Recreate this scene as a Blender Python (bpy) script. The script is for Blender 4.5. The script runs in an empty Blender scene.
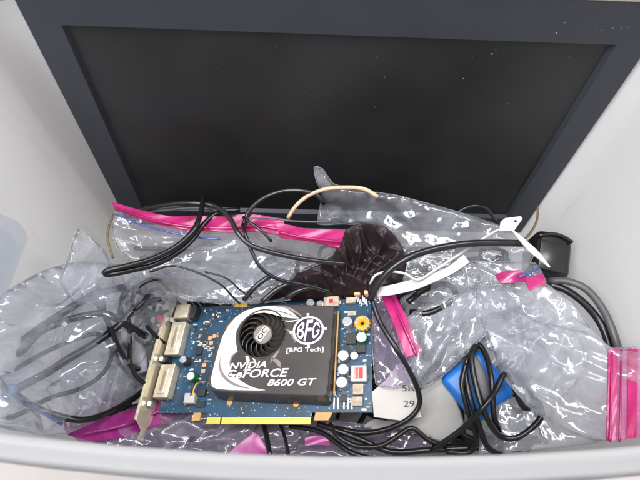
import bpy, bmesh, math, random
import numpy as np
from mathutils import Vector, Matrix, geometry

random.seed(4)
C = bpy.context.scene.collection
R_ = math.radians

# ------------------------------------------------------------------ camera
F = 493.0
CAM = Vector((0, 0, .57))
VW = Vector((0, math.cos(R_(60)), -math.sin(R_(60))))
UP = Vector((0, math.sin(R_(60)), math.cos(R_(60))))
cd = bpy.data.cameras.new('camera')
cam = bpy.data.objects.new('camera', cd); C.objects.link(cam)
cam.location = CAM; cam.rotation_euler = (R_(30), 0, 0)
cd.sensor_width = 36; cd.lens = F / 640 * 36
cd.clip_start = .01; cd.clip_end = 50
cd.dof.use_dof = True; cd.dof.focus_distance = .37; cd.dof.aperture_fstop = 13
bpy.context.scene.camera = cam


def ray(px, py):
    return VW + Vector((1, 0, 0)) * ((px - 320) / F) + UP * ((240 - py) / F)


def P(px, py, z):
    """the point at height z above the bin floor that lies at this place of the photograph"""
    d = ray(px, py)
    return CAM + d * ((z - CAM.z) / d.z)


# ------------------------------------------------------------------ materials
def nodes(name):
    m = bpy.data.materials.new(name); m.use_nodes = True
    nt = m.node_tree; nt.nodes.clear()
    out = nt.nodes.new('ShaderNodeOutputMaterial')
    return m, nt, out


def mat(name, col, rough=.5, metal=0., spec=.5, var=.15, scale=60., bump=0., bscale=400., coat=0., sheen=0.):
    m, nt, out = nodes(name)
    b = nt.nodes.new('ShaderNodeBsdfPrincipled')
    tc = nt.nodes.new('ShaderNodeTexCoord')
    n = nt.nodes.new('ShaderNodeTexNoise'); n.inputs['Scale'].default_value = scale
    n.inputs['Detail'].default_value = 5
    nt.links.new(tc.outputs['Object'], n.inputs['Vector'])
    rp = nt.nodes.new('ShaderNodeValToRGB')
    rp.color_ramp.elements[0].position = .3; rp.color_ramp.elements[1].position = .7
    rp.color_ramp.elements[0].color = tuple(c * (1 - var) for c in col) + (1,)
    rp.color_ramp.elements[1].color = tuple(min(1, c * (1 + var)) for c in col) + (1,)
    nt.links.new(n.outputs['Fac'], rp.inputs['Fac'])
    nt.links.new(rp.outputs['Color'], b.inputs['Base Color'])
    mr = nt.nodes.new('ShaderNodeMapRange')
    mr.inputs['To Min'].default_value = max(.03, rough * .75); mr.inputs['To Max'].default_value = min(1, rough * 1.25)
    nt.links.new(n.outputs['Fac'], mr.inputs['Value']); nt.links.new(mr.outputs['Result'], b.inputs['Roughness'])
    b.inputs['Metallic'].default_value = metal
    b.inputs['Specular IOR Level'].default_value = spec
    b.inputs['Coat Weight'].default_value = coat
    b.inputs['Sheen Weight'].default_value = sheen
    if bump:
        n2 = nt.nodes.new('ShaderNodeTexNoise'); n2.inputs['Scale'].default_value = bscale
        nt.links.new(tc.outputs['Object'], n2.inputs['Vector'])
        bp = nt.nodes.new('ShaderNodeBump'); bp.inputs['Strength'].default_value = bump
        bp.inputs['Distance'].default_value = .001
        nt.links.new(n2.outputs['Fac'], bp.inputs['Height']); nt.links.new(bp.outputs['Normal'], b.inputs['Normal'])
    nt.links.new(b.outputs['BSDF'], out.inputs['Surface'])
    return m


def film(name, tint=(.95, .96, .97), haze=.135, hazecol=(.88, .90, .97), gloss=.08, rough=.09, crease=1.0):
    """thin clear polythene: mostly see-through, a fresnel shine and a little milky haze"""
    m, nt, out = nodes(name)
    tr = nt.nodes.new('ShaderNodeBsdfTransparent'); tr.inputs['Color'].default_value = tint + (1,)
    di = nt.nodes.new('ShaderNodeBsdfDiffuse'); di.inputs['Color'].default_value = hazecol + (1,)
    tl = nt.nodes.new('ShaderNodeBsdfTranslucent'); tl.inputs['Color'].default_value = hazecol + (1,)
    gl = nt.nodes.new('ShaderNodeBsdfGlossy'); gl.inputs['Roughness'].default_value = rough
    dm = nt.nodes.new('ShaderNodeMixShader'); dm.inputs[0].default_value = .4
    nt.links.new(di.outputs[0], dm.inputs[1]); nt.links.new(tl.outputs[0], dm.inputs[2])
    tc = nt.nodes.new('ShaderNodeTexCoord')
    nz = nt.nodes.new('ShaderNodeTexNoise'); nz.inputs['Scale'].default_value = 45; nz.inputs['Detail'].default_value = 6
    nz.inputs['Roughness'].default_value = .65
    nt.links.new(tc.outputs['Object'], nz.inputs['Vector'])
    mr = nt.nodes.new('ShaderNodeMapRange')
    mr.inputs['From Min'].default_value = .3; mr.inputs['From Max'].default_value = .7
    mr.inputs['To Min'].default_value = haze * .35; mr.inputs['To Max'].default_value = haze * 1.6
    nt.links.new(nz.outputs['Fac'], mr.inputs['Value'])
    m1 = nt.nodes.new('ShaderNodeMixShader')
    hz = nt.nodes.new('ShaderNodeMath'); hz.operation = 'ADD'; hz.use_clamp = True
    nt.links.new(mr.outputs['Result'], hz.inputs[0]); nt.links.new(hz.outputs[0], m1.inputs[0])
    nt.links.new(tr.outputs[0], m1.inputs[1]); nt.links.new(dm.outputs[0], m1.inputs[2])
    mp = nt.nodes.new('ShaderNodeMapping'); mp.inputs['Rotation'].default_value = (.3, .2, R_(-48)); mp.inputs['Scale'].default_value = (.38, 1.0, .7)
    nt.links.new(tc.outputs['Object'], mp.inputs['Vector'])
    vo = nt.nodes.new('ShaderNodeTexNoise'); vo.noise_type = 'RIDGED_MULTIFRACTAL'; vo.normalize = False
    vo.inputs['Scale'].default_value = 34; vo.inputs['Detail'].default_value = 3; vo.inputs['Distortion'].default_value = .9
    vo.inputs['Roughness'].default_value = .5
    nt.links.new(mp.outputs[0], vo.inputs['Vector'])
    bp = nt.nodes.new('ShaderNodeBump'); bp.inputs['Strength'].default_value = .22 * crease; bp.inputs['Distance'].default_value = .002
    nt.links.new(vo.outputs['Fac'], bp.inputs['Height'])
    nt.links.new(bp.outputs['Normal'], gl.inputs['Normal'])
    cr = nt.nodes.new('ShaderNodeMapRange')          # stress-whitened creases
    cr.inputs['From Min'].default_value = .55; cr.inputs['From Max'].default_value = 1.5
    cr.inputs['To Min'].default_value = 0; cr.inputs['To Max'].default_value = min(.3, haze * 3.2) * crease
    nt.links.new(vo.outputs['Fac'], cr.inputs['Value'])
    cm = nt.nodes.new('ShaderNodeMath'); cm.operation = 'MULTIPLY'
    nt.links.new(cr.outputs['Result'], cm.inputs[0]); nt.links.new(nz.outputs['Fac'], cm.inputs[1])
    nt.links.new(cm.outputs[0], hz.inputs[1])
    ge = nt.nodes.new('ShaderNodeNewGeometry')
    dt = nt.nodes.new('ShaderNodeVectorMath'); dt.operation = 'DOT_PRODUCT'
    nt.links.new(bp.outputs['Normal'], dt.inputs[0]); nt.links.new(ge.outputs['Incoming'], dt.inputs[1])

    def mth(op, x, y):
        k = nt.nodes.new('ShaderNodeMath'); k.operation = op
        for n_, q in enumerate((x, y)):
            if q is None: continue
            if isinstance(q, (int, float)): k.inputs[n_].default_value = q
            else: nt.links.new(q, k.inputs[n_])
        return k.outputs[0]
    f0 = mth('POWER', mth('SUBTRACT', 1.0, mth('MINIMUM', mth('ABSOLUTE', dt.outputs['Value'], None), 1.0)), 4.0)
    ad = nt.nodes.new('ShaderNodeMath'); ad.operation = 'MULTIPLY_ADD'
    ad.inputs[1].default_value = .75; ad.inputs[2].default_value = gloss
    nt.links.new(f0, ad.inputs[0])
    m2 = nt.nodes.new('ShaderNodeMixShader')
    nt.links.new(ad.outputs[0], m2.inputs[0])
    nt.links.new(m1.outputs[0], m2.inputs[1]); nt.links.new(gl.outputs[0], m2.inputs[2])
    nt.links.new(m2.outputs[0], out.inputs['Surface'])
    return m


def bin_plastic(name, col, trans):
    m, nt, out = nodes(name)
    di = nt.nodes.new('ShaderNodeBsdfPrincipled'); di.inputs['Roughness'].default_value = .38
    di.inputs['Specular IOR Level'].default_value = .35
    tl = nt.nodes.new('ShaderNodeBsdfTranslucent')
    tc = nt.nodes.new('ShaderNodeTexCoord')
    nz = nt.nodes.new('ShaderNodeTexNoise'); nz.inputs['Scale'].default_value = 9; nz.inputs['Detail'].default_value = 6
    nt.links.new(tc.outputs['Object'], nz.inputs['Vector'])
    rp = nt.nodes.new('ShaderNodeValToRGB')
    rp.color_ramp.elements[0].color = tuple(c * .93 for c in col) + (1,)
    rp.color_ramp.elements[1].color = col + (1,)
    nt.links.new(nz.outputs['Fac'], rp.inputs['Fac'])
    nt.links.new(rp.outputs['Color'], di.inputs['Base Color']); nt.links.new(rp.outputs['Color'], tl.inputs['Color'])
    mp = nt.nodes.new('ShaderNodeMapping'); mp.inputs['Scale'].default_value = (1, 1, .12); mp.inputs['Rotation'].default_value = (.5, .4, 0)
    nt.links.new(tc.outputs['Object'], mp.inputs['Vector'])
    sc_ = nt.nodes.new('ShaderNodeTexNoise'); sc_.inputs['Scale'].default_value = 95; sc_.inputs['Detail'].default_value = 4
    nt.links.new(mp.outputs[0], sc_.inputs['Vector'])
    sr = nt.nodes.new('ShaderNodeMapRange'); sr.inputs['From Min'].default_value = .56; sr.inputs['From Max'].default_value = .75
    sr.inputs['To Min'].default_value = .36; sr.inputs['To Max'].default_value = .62
    nt.links.new(sc_.outputs['Fac'], sr.inputs['Value']); nt.links.new(sr.outputs['Result'], di.inputs['Roughness'])
    dk = nt.nodes.new('ShaderNodeMapRange'); dk.inputs['From Min'].default_value = .60; dk.inputs['From Max'].default_value = .78
    dk.inputs['To Min'].default_value = 0; dk.inputs['To Max'].default_value = .22
    nt.links.new(sc_.outputs['Fac'], dk.inputs['Value'])
    mxc = nt.nodes.new('ShaderNodeMixRGB'); mxc.inputs['Color2'].default_value = (.55, .52, .48, 1)
    nt.links.new(dk.outputs['Result'], mxc.inputs['Fac']); nt.links.new(rp.outputs['Color'], mxc.inputs['Color1'])
    nt.links.new(mxc.outputs[0], di.inputs['Base Color']); nt.links.new(mxc.outputs[0], tl.inputs['Color'])
    n2 = nt.nodes.new('ShaderNodeTexNoise'); n2.inputs['Scale'].default_value = 500
    nt.links.new(tc.outputs['Object'], n2.inputs['Vector'])
    bp = nt.nodes.new('ShaderNodeBump'); bp.inputs['Strength'].default_value = .12; bp.inputs['Distance'].default_value = .0006
    nt.links.new(n2.outputs['Fac'], bp.inputs['Height']); nt.links.new(bp.outputs['Normal'], di.inputs['Normal'])
    mx = nt.nodes.new('ShaderNodeMixShader'); mx.inputs[0].default_value = trans
    nt.links.new(di.outputs[0], mx.inputs[1]); nt.links.new(tl.outputs[0], mx.inputs[2])
    nt.links.new(mx.outputs[0], out.inputs['Surface'])
    return m


def board(name):
    """blue solder mask with routed lines and silver through-holes"""
    m, nt, out = nodes(name)
    b = nt.nodes.new('ShaderNodeBsdfPrincipled'); b.inputs['Roughness'].default_value = .32
    tc = nt.nodes.new('ShaderNodeTexCoord')
    mp = nt.nodes.new('ShaderNodeMapping'); mp.inputs['Rotation'].default_value = (0, 0, R_(45))
    nt.links.new(tc.outputs['Object'], mp.inputs['Vector'])
    br = nt.nodes.new('ShaderNodeTexBrick'); br.inputs['Scale'].default_value = 130; br.inputs['Mortar Size'].default_value = .035
    br.inputs['Brick Width'].default_value = 1.7; br.inputs['Row Height'].default_value = .16
    br.inputs['Color1'].default_value = (.007, .046, .105, 1); br.inputs['Color2'].default_value = (.010, .060, .125, 1)
    br.inputs['Mortar'].default_value = (.018, .085, .155, 1)
    nt.links.new(mp.outputs[0], br.inputs['Vector'])
    nz = nt.nodes.new('ShaderNodeTexNoise'); nz.inputs['Scale'].default_value = 45; nz.inputs['Detail'].default_value = 4
    nt.links.new(tc.outputs['Object'], nz.inputs['Vector'])
    rp = nt.nodes.new('ShaderNodeValToRGB'); rp.color_ramp.elements[0].position = .45; rp.color_ramp.elements[1].position = .6
    nt.links.new(nz.outputs['Fac'], rp.inputs['Fac'])
    mx = nt.nodes.new('ShaderNodeMixRGB'); mx.inputs['Color2'].default_value = (.022, .042, .060, 1)
    nt.links.new(rp.outputs['Color'], mx.inputs['Fac']); nt.links.new(br.outputs['Color'], mx.inputs['Color1'])
    vo = nt.nodes.new('ShaderNodeTexVoronoi'); vo.inputs['Scale'].default_value = 330
    nt.links.new(tc.outputs['Object'], vo.inputs['Vector'])
    lt = nt.nodes.new('ShaderNodeMath'); lt.operation = 'LESS_THAN'; lt.inputs[1].default_value = .17
    nt.links.new(vo.outputs['Distance'], lt.inputs[0])
    m2 = nt.nodes.new('ShaderNodeMixRGB'); m2.inputs['Color2'].default_value = (.42, .45, .46, 1)
    nt.links.new(lt.outputs[0], m2.inputs['Fac']); nt.links.new(mx.outputs[0], m2.inputs['Color1'])
    nt.links.new(m2.outputs[0], b.inputs['Base Color'])
    nt.links.new(b.outputs[0], out.inputs['Surface'])
    return m


M = {
    'bin': bin_plastic('frosted bin plastic', (.845, .835, .825), .5),
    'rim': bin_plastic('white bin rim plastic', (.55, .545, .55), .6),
    'floor': mat('pale tile', (.40, .365, .345), .5, var=.08, scale=14),
    'bezel': mat('matte navy black plastic', (.031, .0345, .044), .5, spec=.5, var=.08, scale=30, bump=.10, bscale=900),
    'screen': mat('matte dark screen', (.0115, .0120, .0125), .46, spec=.5, var=.75, scale=9),
    'seamglint': mat('painted seam glint', (.38, .34, .28), .5),
    'dust': mat('dust', (.32, .32, .31), .9),
    'cable': mat('black cable rubber', (.006, .006, .0065), .25, spec=.42, var=.2, bump=.05),
    'cablegrey': mat('dark grey cable', (.013, .013, .014), .24, spec=.5),
    'greycable': mat('grey cable', (.065, .065, .07), .4),
    'tan': mat('tan cable', (.50, .36, .24), .45),
    'tandark': mat('brown wire', (.16, .12, .07), .45),
    'cloth': mat('dark maroon nylon', (.013, .0056, .0068), .48, spec=.45, var=.25, scale=90, bump=.15, bscale=1500),
    'black': mat('glossy black plastic', (.010, .010, .011), .22, spec=.5),
    'grey': mat('grey plug plastic', (.11, .105, .115), .5),
    'lilac': mat('pale lilac plug plastic', (.20, .185, .21), .5),
    'white': mat('white plastic', (.50, .475, .465), .55),
    'paper': mat('off white paper', (.50, .475, .45), .8, var=.05, scale=30, bump=.1, bscale=300),
    'card': mat('grey card', (.34, .33, .32), .8, var=.06, scale=30),
    'tissue': mat('cream tissue paper', (.50, .45, .38), .8, var=.12, scale=40),
    'ink': mat('grey ink', (.06, .06, .06), .7),
    'blue': mat('blue plastic', (.006, .135, .48), .36, spec=.5, var=.08),
    'blueslide': mat('blue slider plastic', (.10, .24, .48), .5),
    'red': mat('red plastic', (.45, .03, .04), .4),
    'pcb': board('blue circuit board'),
    'gold': mat('gold contact', (.86, .54, .10), .35, metal=.55, var=.08, scale=300),
    'hook': mat('bare board edge', (.55, .32, .11), .5, var=.12, scale=200),
    'steel': mat('warm nickel steel', (.70, .62, .46), .32, metal=.6, var=.08, scale=120),
    'port': mat('brushed connector shell', (.60, .54, .42), .36, metal=.45, var=.12, scale=200),
    'portdark': mat('connector recess', (.28, .22, .13), .5),
    'tin': mat('bright tin', (.75, .78, .80), .25, metal=.85, var=.06),
    'sleeve': mat('dark capacitor sleeve', (.03, .025, .035), .35),
    'silver': mat('silver capacitor sleeve', (.46, .47, .50), .3, metal=.6),
    'green': mat('green capacitor sleeve', (.012, .12, .045), .35),
    'yellow': mat('yellow winding', (.80, .42, .03), .4, var=.2, scale=300),
    'chip': mat('black chip', (.02, .02, .022), .45),
    'chokegrey': mat('grey choke shell', (.45, .46, .47), .5),
    'smd': mat('ceramic chip', (.42, .33, .25), .5, var=.3, scale=300),
    'smdpale': mat('pale solder pads', (.72, .73, .74), .4, metal=.4),
    'copper': mat('copper part', (.72, .38, .22), .45),
    'shroud': mat('dark bronze shroud', (.050, .043, .041), .30, spec=.55, var=.10, scale=40, coat=.25),
    'shroudside': mat('bronze shroud edge', (.055, .040, .036), .34, spec=.5),
    'print': mat('white print', (.66, .62, .61), .38, var=.03),
    'printgrey': mat('warm grey print', (.22, .19, .18), .38, var=.05),
    'printdark': mat('dark print', (.045, .038, .037), .34, var=.05),
    'logodark': mat('violet black print', (.022, .016, .035), .32, var=.05),
    'fan': mat('dark fan plastic', (.042, .037, .032), .34, spec=.6),
    'well': mat('fan well', (.010, .009, .009), .5),
    'sticker': mat('cream sticker', (.62, .56, .44), .45),
    'film': film('clear polythene'),
    'filmleft': film('clear lavender polythene', haze=.17, hazecol=(.82, .85, .97), gloss=.085, rough=.09),
    'seam': film('welded polythene seam', crease=.12, haze=.14, gloss=.06, rough=.15),
    'filmhazy': film('cloudy polythene', haze=.19, gloss=.085, rough=.10),
    'filmlilac': film('lilac tinted polythene', tint=(.92, .87, .95), haze=.18, hazecol=(.70, .64, .82), gloss=.08, rough=.11),
    'filmblue': film('bluish polythene', crease=.12, tint=(.93, .95, .98), haze=.13, hazecol=(.72, .77, .84), gloss=.02, rough=.2),
    'zip': film('magenta zip strip', crease=.12, tint=(.95, .25, .60), haze=.55, hazecol=(.74, .045, .30), gloss=.04, rough=.22),
    'zippurple': film('purple zip strip', crease=.12, tint=(.78, .30, .68), haze=.55, hazecol=(.62, .07, .42), gloss=.04, rough=.2),
    'ziplight': film('pale pink zip band', crease=.12, tint=(.97, .55, .78), haze=.30, hazecol=(.86, .42, .68), gloss=.05, rough=.15),
    'zipline': film('blue zip line', crease=.12, tint=(.5, .55, .9), haze=.55, hazecol=(.16, .20, .55), gloss=.05, rough=.2),
    'zipdeep': film('deep pink zip ridge', crease=.12, tint=(.9, .2, .5), haze=.75, hazecol=(.52, .02, .20), gloss=.06, rough=.2),
}


# ------------------------------------------------------------------ building helpers
def thing(name, label, cat, loc=(0, 0, 0), group=None):
    o = bpy.data.objects.new(name, None); C.objects.link(o)
    o.location = loc; o.empty_display_size = .01
    o['label'] = label; o['category'] = cat
    if group: o['group'] = group
    return o


def tag(o, label, cat, group=None):
    o['label'] = label; o['category'] = cat
    if group: o['group'] = group
    return o


def link(name, verts, faces, material, parent=None, world=True, smooth=False, kind=None):
    me = bpy.data.meshes.new(name)
    if parent is not None and world:
        off = Vector(parent.location)
        q = parent.parent
        while q is not None:
            off += Vector(q.location); q = q.parent
        verts = [Vector(v) - off for v in verts]
    me.from_pydata([tuple(v) for v in verts], [], [tuple(f) for f in faces])
    me.update()
    o = bpy.data.objects.new(name, me); C.objects.link(o)
    me.materials.append(material)
    if smooth:
        for p in me.polygons: p.use_smooth = True
    o.parent = parent
    if kind: o['kind'] = kind
    return o


class MB:
    def __init__(self): self.v = []; self.f = []

    def add(self, v, f):
        n = len(self.v); self.v += [Vector(x) for x in v]; self.f += [[i + n for i in q] for q in f]

    def box(self, a, b, bev=0., top=1.):
        (x0, y0, z0), (x1, y1, z1) = a, b
        if bev <= 0:
            v = [(x0, y0, z0), (x1, y0, z0), (x1, y1, z0), (x0, y1, z0), (x0, y0, z1), (x1, y0, z1), (x1, y1, z1), (x0, y1, z1)]
            self.add(v, [(3, 2, 1, 0), (4, 5, 6, 7), (0, 1, 5, 4), (1, 2, 6, 5), (2, 3, 7, 6), (3, 0, 4, 7)])
            return
        bm = bmesh.new(); bmesh.ops.create_cube(bm, size=1)
        for w in bm.verts:
            w.co = Vector(((x0 + x1) / 2 + w.co.x * (x1 - x0), (y0 + y1) / 2 + w.co.y * (y1 - y0), (z0 + z1) / 2 + w.co.z * (z1 - z0)))
        bmesh.ops.bevel(bm, geom=bm.edges[:], offset=bev, segments=3, affect='EDGES', profile=.5)
        self.frombm(bm)

    def frombm(self, bm):
        bm.verts.ensure_lookup_table(); bm.verts.index_update()
        self.add([w.co.copy() for w in bm.verts], [[w.index for w in f.verts] for f in bm.faces]); bm.free()

    def cyl(self, c, r, h, n=24, r2=None, bev=0., axis=None):
        """upright cylinder standing on c; bev rounds its upper edge"""
        r2 = r if r2 is None else r2
        prof = [(r, 0), (r2, h)] if not bev else [(r, 0), (r2, h - bev), (r2 - bev * .3, h - bev * .3), (r2 - bev, h)]
        v = []; f = []
        for (rr, zz) in prof:
            for k in range(n):
                a = 2 * math.pi * k / n
                v.append(Vector((rr * math.cos(a), rr * math.sin(a), zz)))
        for j in range(len(prof) - 1):
            for k in range(n):
                f.append((j * n + k, j * n + (k + 1) % n, (j + 1) * n + (k + 1) % n, (j + 1) * n + k))
        f.append(tuple(range(n - 1, -1, -1))); f.append(tuple((len(prof) - 1) * n + k for k in range(n)))
        if axis is not None:
            q = Vector((0, 0, 1)).rotation_difference(Vector(axis))
            v = [q @ w for w in v]
        self.add([Vector(c) + w for w in v], f)

    def prism(self, loops, z0, z1):
        """outline (and holes) in x, y pulled from z0 to z1"""
        loops = [[Vector((p[0], p[1], 0)) for p in l] for l in loops]
        tri = geometry.tessellate_polygon(loops)
        flat = [p for l in loops for p in l]; n = len(flat)
        v = [(p.x, p.y, z0) for p in flat] + [(p.x, p.y, z1) for p in flat]
        f = []
        for t in tri:
            a, b, c = t
            cr = (flat[b] - flat[a]).cross(flat[c] - flat[a]).z
            if abs(cr) < 1e-16: continue
            if cr < 0: t = (a, c, b)
            f.append((t[0] + n, t[1] + n, t[2] + n)); f.append((t[2], t[1], t[0]))
        s = 0
        for l in loops:
            m = len(l)
            for k in range(m):
                a, b = s + k, s + (k + 1) % m
                f.append((a, b, b + n, a + n))
            s += m
        self.add(v, f)

    def tube(self, pts, r, n=10, rfun=None, flat=1.):
        pts = [Vector(p) for p in pts]
        m = len(pts); v = []; f = []
        t = (pts[1] - pts[0]).normalized()
        nrm = t.orthogonal().normalized()
        if abs(t.z) < .9: nrm = (Vector((0, 0, 1)) - t * t.z).normalized()
        for i in range(m):
            t2 = (pts[min(i + 1, m - 1)] - pts[max(i - 1, 0)])
            if t2.length < 1e-9: t2 = t
            t2.normalize()
            nrm = (nrm - t2 * nrm.dot(t2)).normalized()
            b = t2.cross(nrm)
            rr = r if rfun is None else r * rfun(i / (m - 1))
            for k in range(n):
                a = 2 * math.pi * k / n
                v.append(pts[i] + nrm * (rr * flat * math.sin(a)) + b * (rr * math.cos(a)))
        for i in range(m - 1):
            for k in range(n):
                f.append((i * n + k, i * n + (k + 1) % n, (i + 1) * n + (k + 1) % n, (i + 1) * n + k))
        f.append(tuple(range(n - 1, -1, -1))); f.append(tuple((m - 1) * n + k for k in range(n)))
        self.add(v, f)

    def build(self, name, material, parent=None, world=True, smooth=False, kind=None):
        o = link(name, self.v, self.f, material, parent, world, smooth, kind)
        return o


def autosmooth(o, ang=40):
    me = o.data
    for p in me.polygons: p.use_smooth = True
    bm = bmesh.new(); bm.from_mesh(me)
    bmesh.ops.recalc_face_normals(bm, faces=bm.faces[:])
    for e in bm.edges:
        if len(e.link_faces) == 2 and e.calc_face_angle(0) > R_(ang): e.smooth = False
    bm.to_mesh(me); bm.free()
    return o


def spline(pts, step=.003, jitter=0.):
    """Catmull-Rom through the points"""
    pts = [Vector(p) for p in pts]
    q = [pts[0] * 2 - pts[1]] + pts + [pts[-1] * 2 - pts[-2]]
    out = []
    for i in range(1, len(q) - 2):
        a, b, c, d = q[i - 1:i + 3]
        n = max(2, int((c - b).length / step))
        for k in range(n):
            t = k / n
            out.append(.5 * ((2 * b) + (c - a) * t + (2 * a - 5 * b + 4 * c - d) * t * t + (3 * b - a - 3 * c + d) * t ** 3))
    out.append(pts[-1].copy())
    return out


def PP(l): return [P(*p) for p in l]


def cable(name, label, pts, r, material='cable', cat='cable', group=None, ends=None):
    w = PP(pts)
    o = thing(name, label, cat, w[0], group)
    m = MB(); m.tube(spline(w), r)
    m.build('cable_jacket', M[material], o, smooth=True)
    return o


# ------------------------------------------------------------------ crumpled sheets
ZR = .385


def half_width(z): return .2005 + .05 * (z - .2) - .003


def ridges(xy, n, wid, amp, seed, length=(.012, .05), ang=None):
    """sum of short straight sharp creases, as crumpled film has"""
    rg = np.random.default_rng(seed)
    lo, hi = xy.min(0), xy.max(0)
    z = np.zeros(len(xy))
    for _ in range(n):
        c = lo + (hi - lo) * rg.random(2)
        a = rg.random() * math.pi if ang is None else R_(ang[0] + ang[1] * rg.normal())
        d = np.array([math.cos(a), math.sin(a)]); e = np.array([-d[1], d[0]])
        L = length[0] + (length[1] - length[0]) * rg.random()
        w = wid * (.5 + rg.random() * 1.3)
        q = xy - c
        s = q @ d; t = q @ e + .15 * s * rg.normal()
        z += amp * (w / wid) * rg.normal() * np.exp(-(s / L) ** 2) * np.maximum(0, 1 - np.abs(t) / w)
    return z


def facets(xy, cell, amp, seed):
    """height of a crumpled sheet: random flat facets meeting in straight creases"""
    rg = np.random.default_rng(seed)
    lo, hi = xy.min(0) - 2 * cell, xy.max(0) + 2 * cell
    nx, ny = max(3, int((hi[0] - lo[0]) / cell)), max(3, int((hi[1] - lo[1]) / cell))
    gx, gy = np.meshgrid(np.linspace(lo[0], hi[0], nx), np.linspace(lo[1], hi[1], ny))
    p = np.stack([gx.ravel(), gy.ravel()], 1) + rg.uniform(-.48, .48, (nx * ny, 2)) * cell
    vo, _, tri, orig, _, _ = geometry.delaunay_2d_cdt([Vector(tuple(q)) for q in p], [], [], 0, 1e-7)
    h = rg.normal(size=len(vo)) * amp
    z = np.zeros(len(xy)); vo = np.array([tuple(q) for q in vo])
    for t in tri:
        a, b, c = vo[list(t)[:3]]
        den = (b[1] - c[1]) * (a[0] - c[0]) + (c[0] - b[0]) * (a[1] - c[1])
        if abs(den) < 1e-14: continue
        w0 = ((b[1] - c[1]) * (xy[:, 0] - c[0]) + (c[0] - b[0]) * (xy[:, 1] - c[1])) / den
        w1 = ((c[1] - a[1]) * (xy[:, 0] - c[0]) + (a[0] - c[0]) * (xy[:, 1] - c[1])) / den
        ins = (w0 >= -1e-6) & (w1 >= -1e-6) & (w0 + w1 <= 1 + 1e-6)
        z[ins] = (w0 * h[t[0]] + w1 * h[t[1]] + (1 - w0 - w1) * h[t[2]])[ins]
    return z


def sheet_mesh(outline, spacing, seed):
    """triangulated flat region inside an outline of world points; returns verts (n,3), tris, boundary mask, distance to edge"""
    pts = [Vector(p) for p in outline]
    loop = []
    n = len(pts)
    for i in range(n):
        a, b, c, d = pts[i - 1], pts[i], pts[(i + 1) % n], pts[(i + 2) % n]
        k = max(1, int((c - b).length / spacing))
        for j in range(k):
            t = j / k
            cr = .5 * ((2 * b) + (c - a) * t + (2 * a - 5 * b + 4 * c - d) * t * t + (3 * b - a - 3 * c + d) * t ** 3)
            loop.append(cr * .45 + b.lerp(c, t) * .55)
    L = np.array([tuple(p) for p in loop])
    rg = np.random.default_rng(seed)
    lo, hi = L[:, :2].min(0), L[:, :2].max(0)
    gx = np.arange(lo[0], hi[0], spacing); gy = np.arange(lo[1], hi[1], spacing * .87)
    X, Y = np.meshgrid(gx, gy); X[1::2] += spacing / 2
    q = np.stack([X.ravel(), Y.ravel()], 1) + rg.normal(size=(X.size, 2)) * spacing * .12
    # inside test
    inside = np.zeros(len(q), bool)
    for i in range(len(L)):
        x0, y0 = L[i - 1][:2]; x1, y1 = L[i][:2]
        cnd = ((y0 > q[:, 1]) != (y1 > q[:, 1]))
        xx = (x1 - x0) * (q[:, 1] - y0) / (y1 - y0 + 1e-12) + x0
        inside ^= cnd & (q[:, 0] < xx)
    q = q[inside]
    d = np.full(len(q), 9.)
    for p in L: d = np.minimum(d, np.hypot(q[:, 0] - p[0], q[:, 1] - p[1]))
    q = q[d > spacing * .55]
    v2 = [Vector((p[0], p[1])) for p in L] + [Vector((p[0], p[1])) for p in q]
    ed = [(i, (i + 1) % len(L)) for i in range(len(L))]
    ov, oe, of, orig, _, _ = geometry.delaunay_2d_cdt(v2, ed, [], 1, 1e-7)
    V = np.array([(p.x, p.y, 0) for p in ov])
    bd = np.zeros(len(V), bool); z = np.full(len(V), L[:, 2].mean())
    for i, src in enumerate(orig):
        b = [s for s in src if s < len(L)]
        if b: bd[i] = True; z[i] = L[b[0]][2]
    if len(L) == 0: raise ValueError
    T = [tuple(f) for f in of]
    E = np.array([e for f in T for e in ((f[0], f[1]), (f[1], f[2]), (f[2], f[0]))])
    I = np.concatenate([E[:, 0], E[:, 1]]); J = np.concatenate([E[:, 1], E[:, 0]])
    deg = np.maximum(1, np.bincount(I, minlength=len(V)))
    for _ in range(260):
        s = np.bincount(I, weights=z[J], minlength=len(V)) / deg
        z = np.where(bd, z, s)
    V[:, 2] = z
    dist = np.full(len(V), 9.)
    for p in L: dist = np.minimum(dist, np.hypot(V[:, 0] - p[0], V[:, 1] - p[1]))
    dist[bd] = 0
    order = [0] * len(L)
    for i, src in enumerate(orig):
        for q_ in src:
            if q_ < len(L): order[q_] = i
    return V, T, bd, dist, order


def clampx(V):
    h = half_width(V[:, 2])
    V[:, 0] = np.clip(V[:, 0], -h, h)
    dz = ZR - V[:, 2]
    ymin = .0405 + .055 * dz + .004 - .0205 * np.maximum(0, 1 - dz / .6) * np.maximum(0, 1 - ((V[:, 0] - .022) / .23) ** 2) ** 1.15
    ymin = ymin + .016 - np.sqrt(np.maximum(0, .016 ** 2 - np.maximum(0, np.abs(V[:, 0]) - (h - .016)) ** 2))   # rounded corner
    V[:, 1] = np.maximum(V[:, 1], ymin)
    return V


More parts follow.
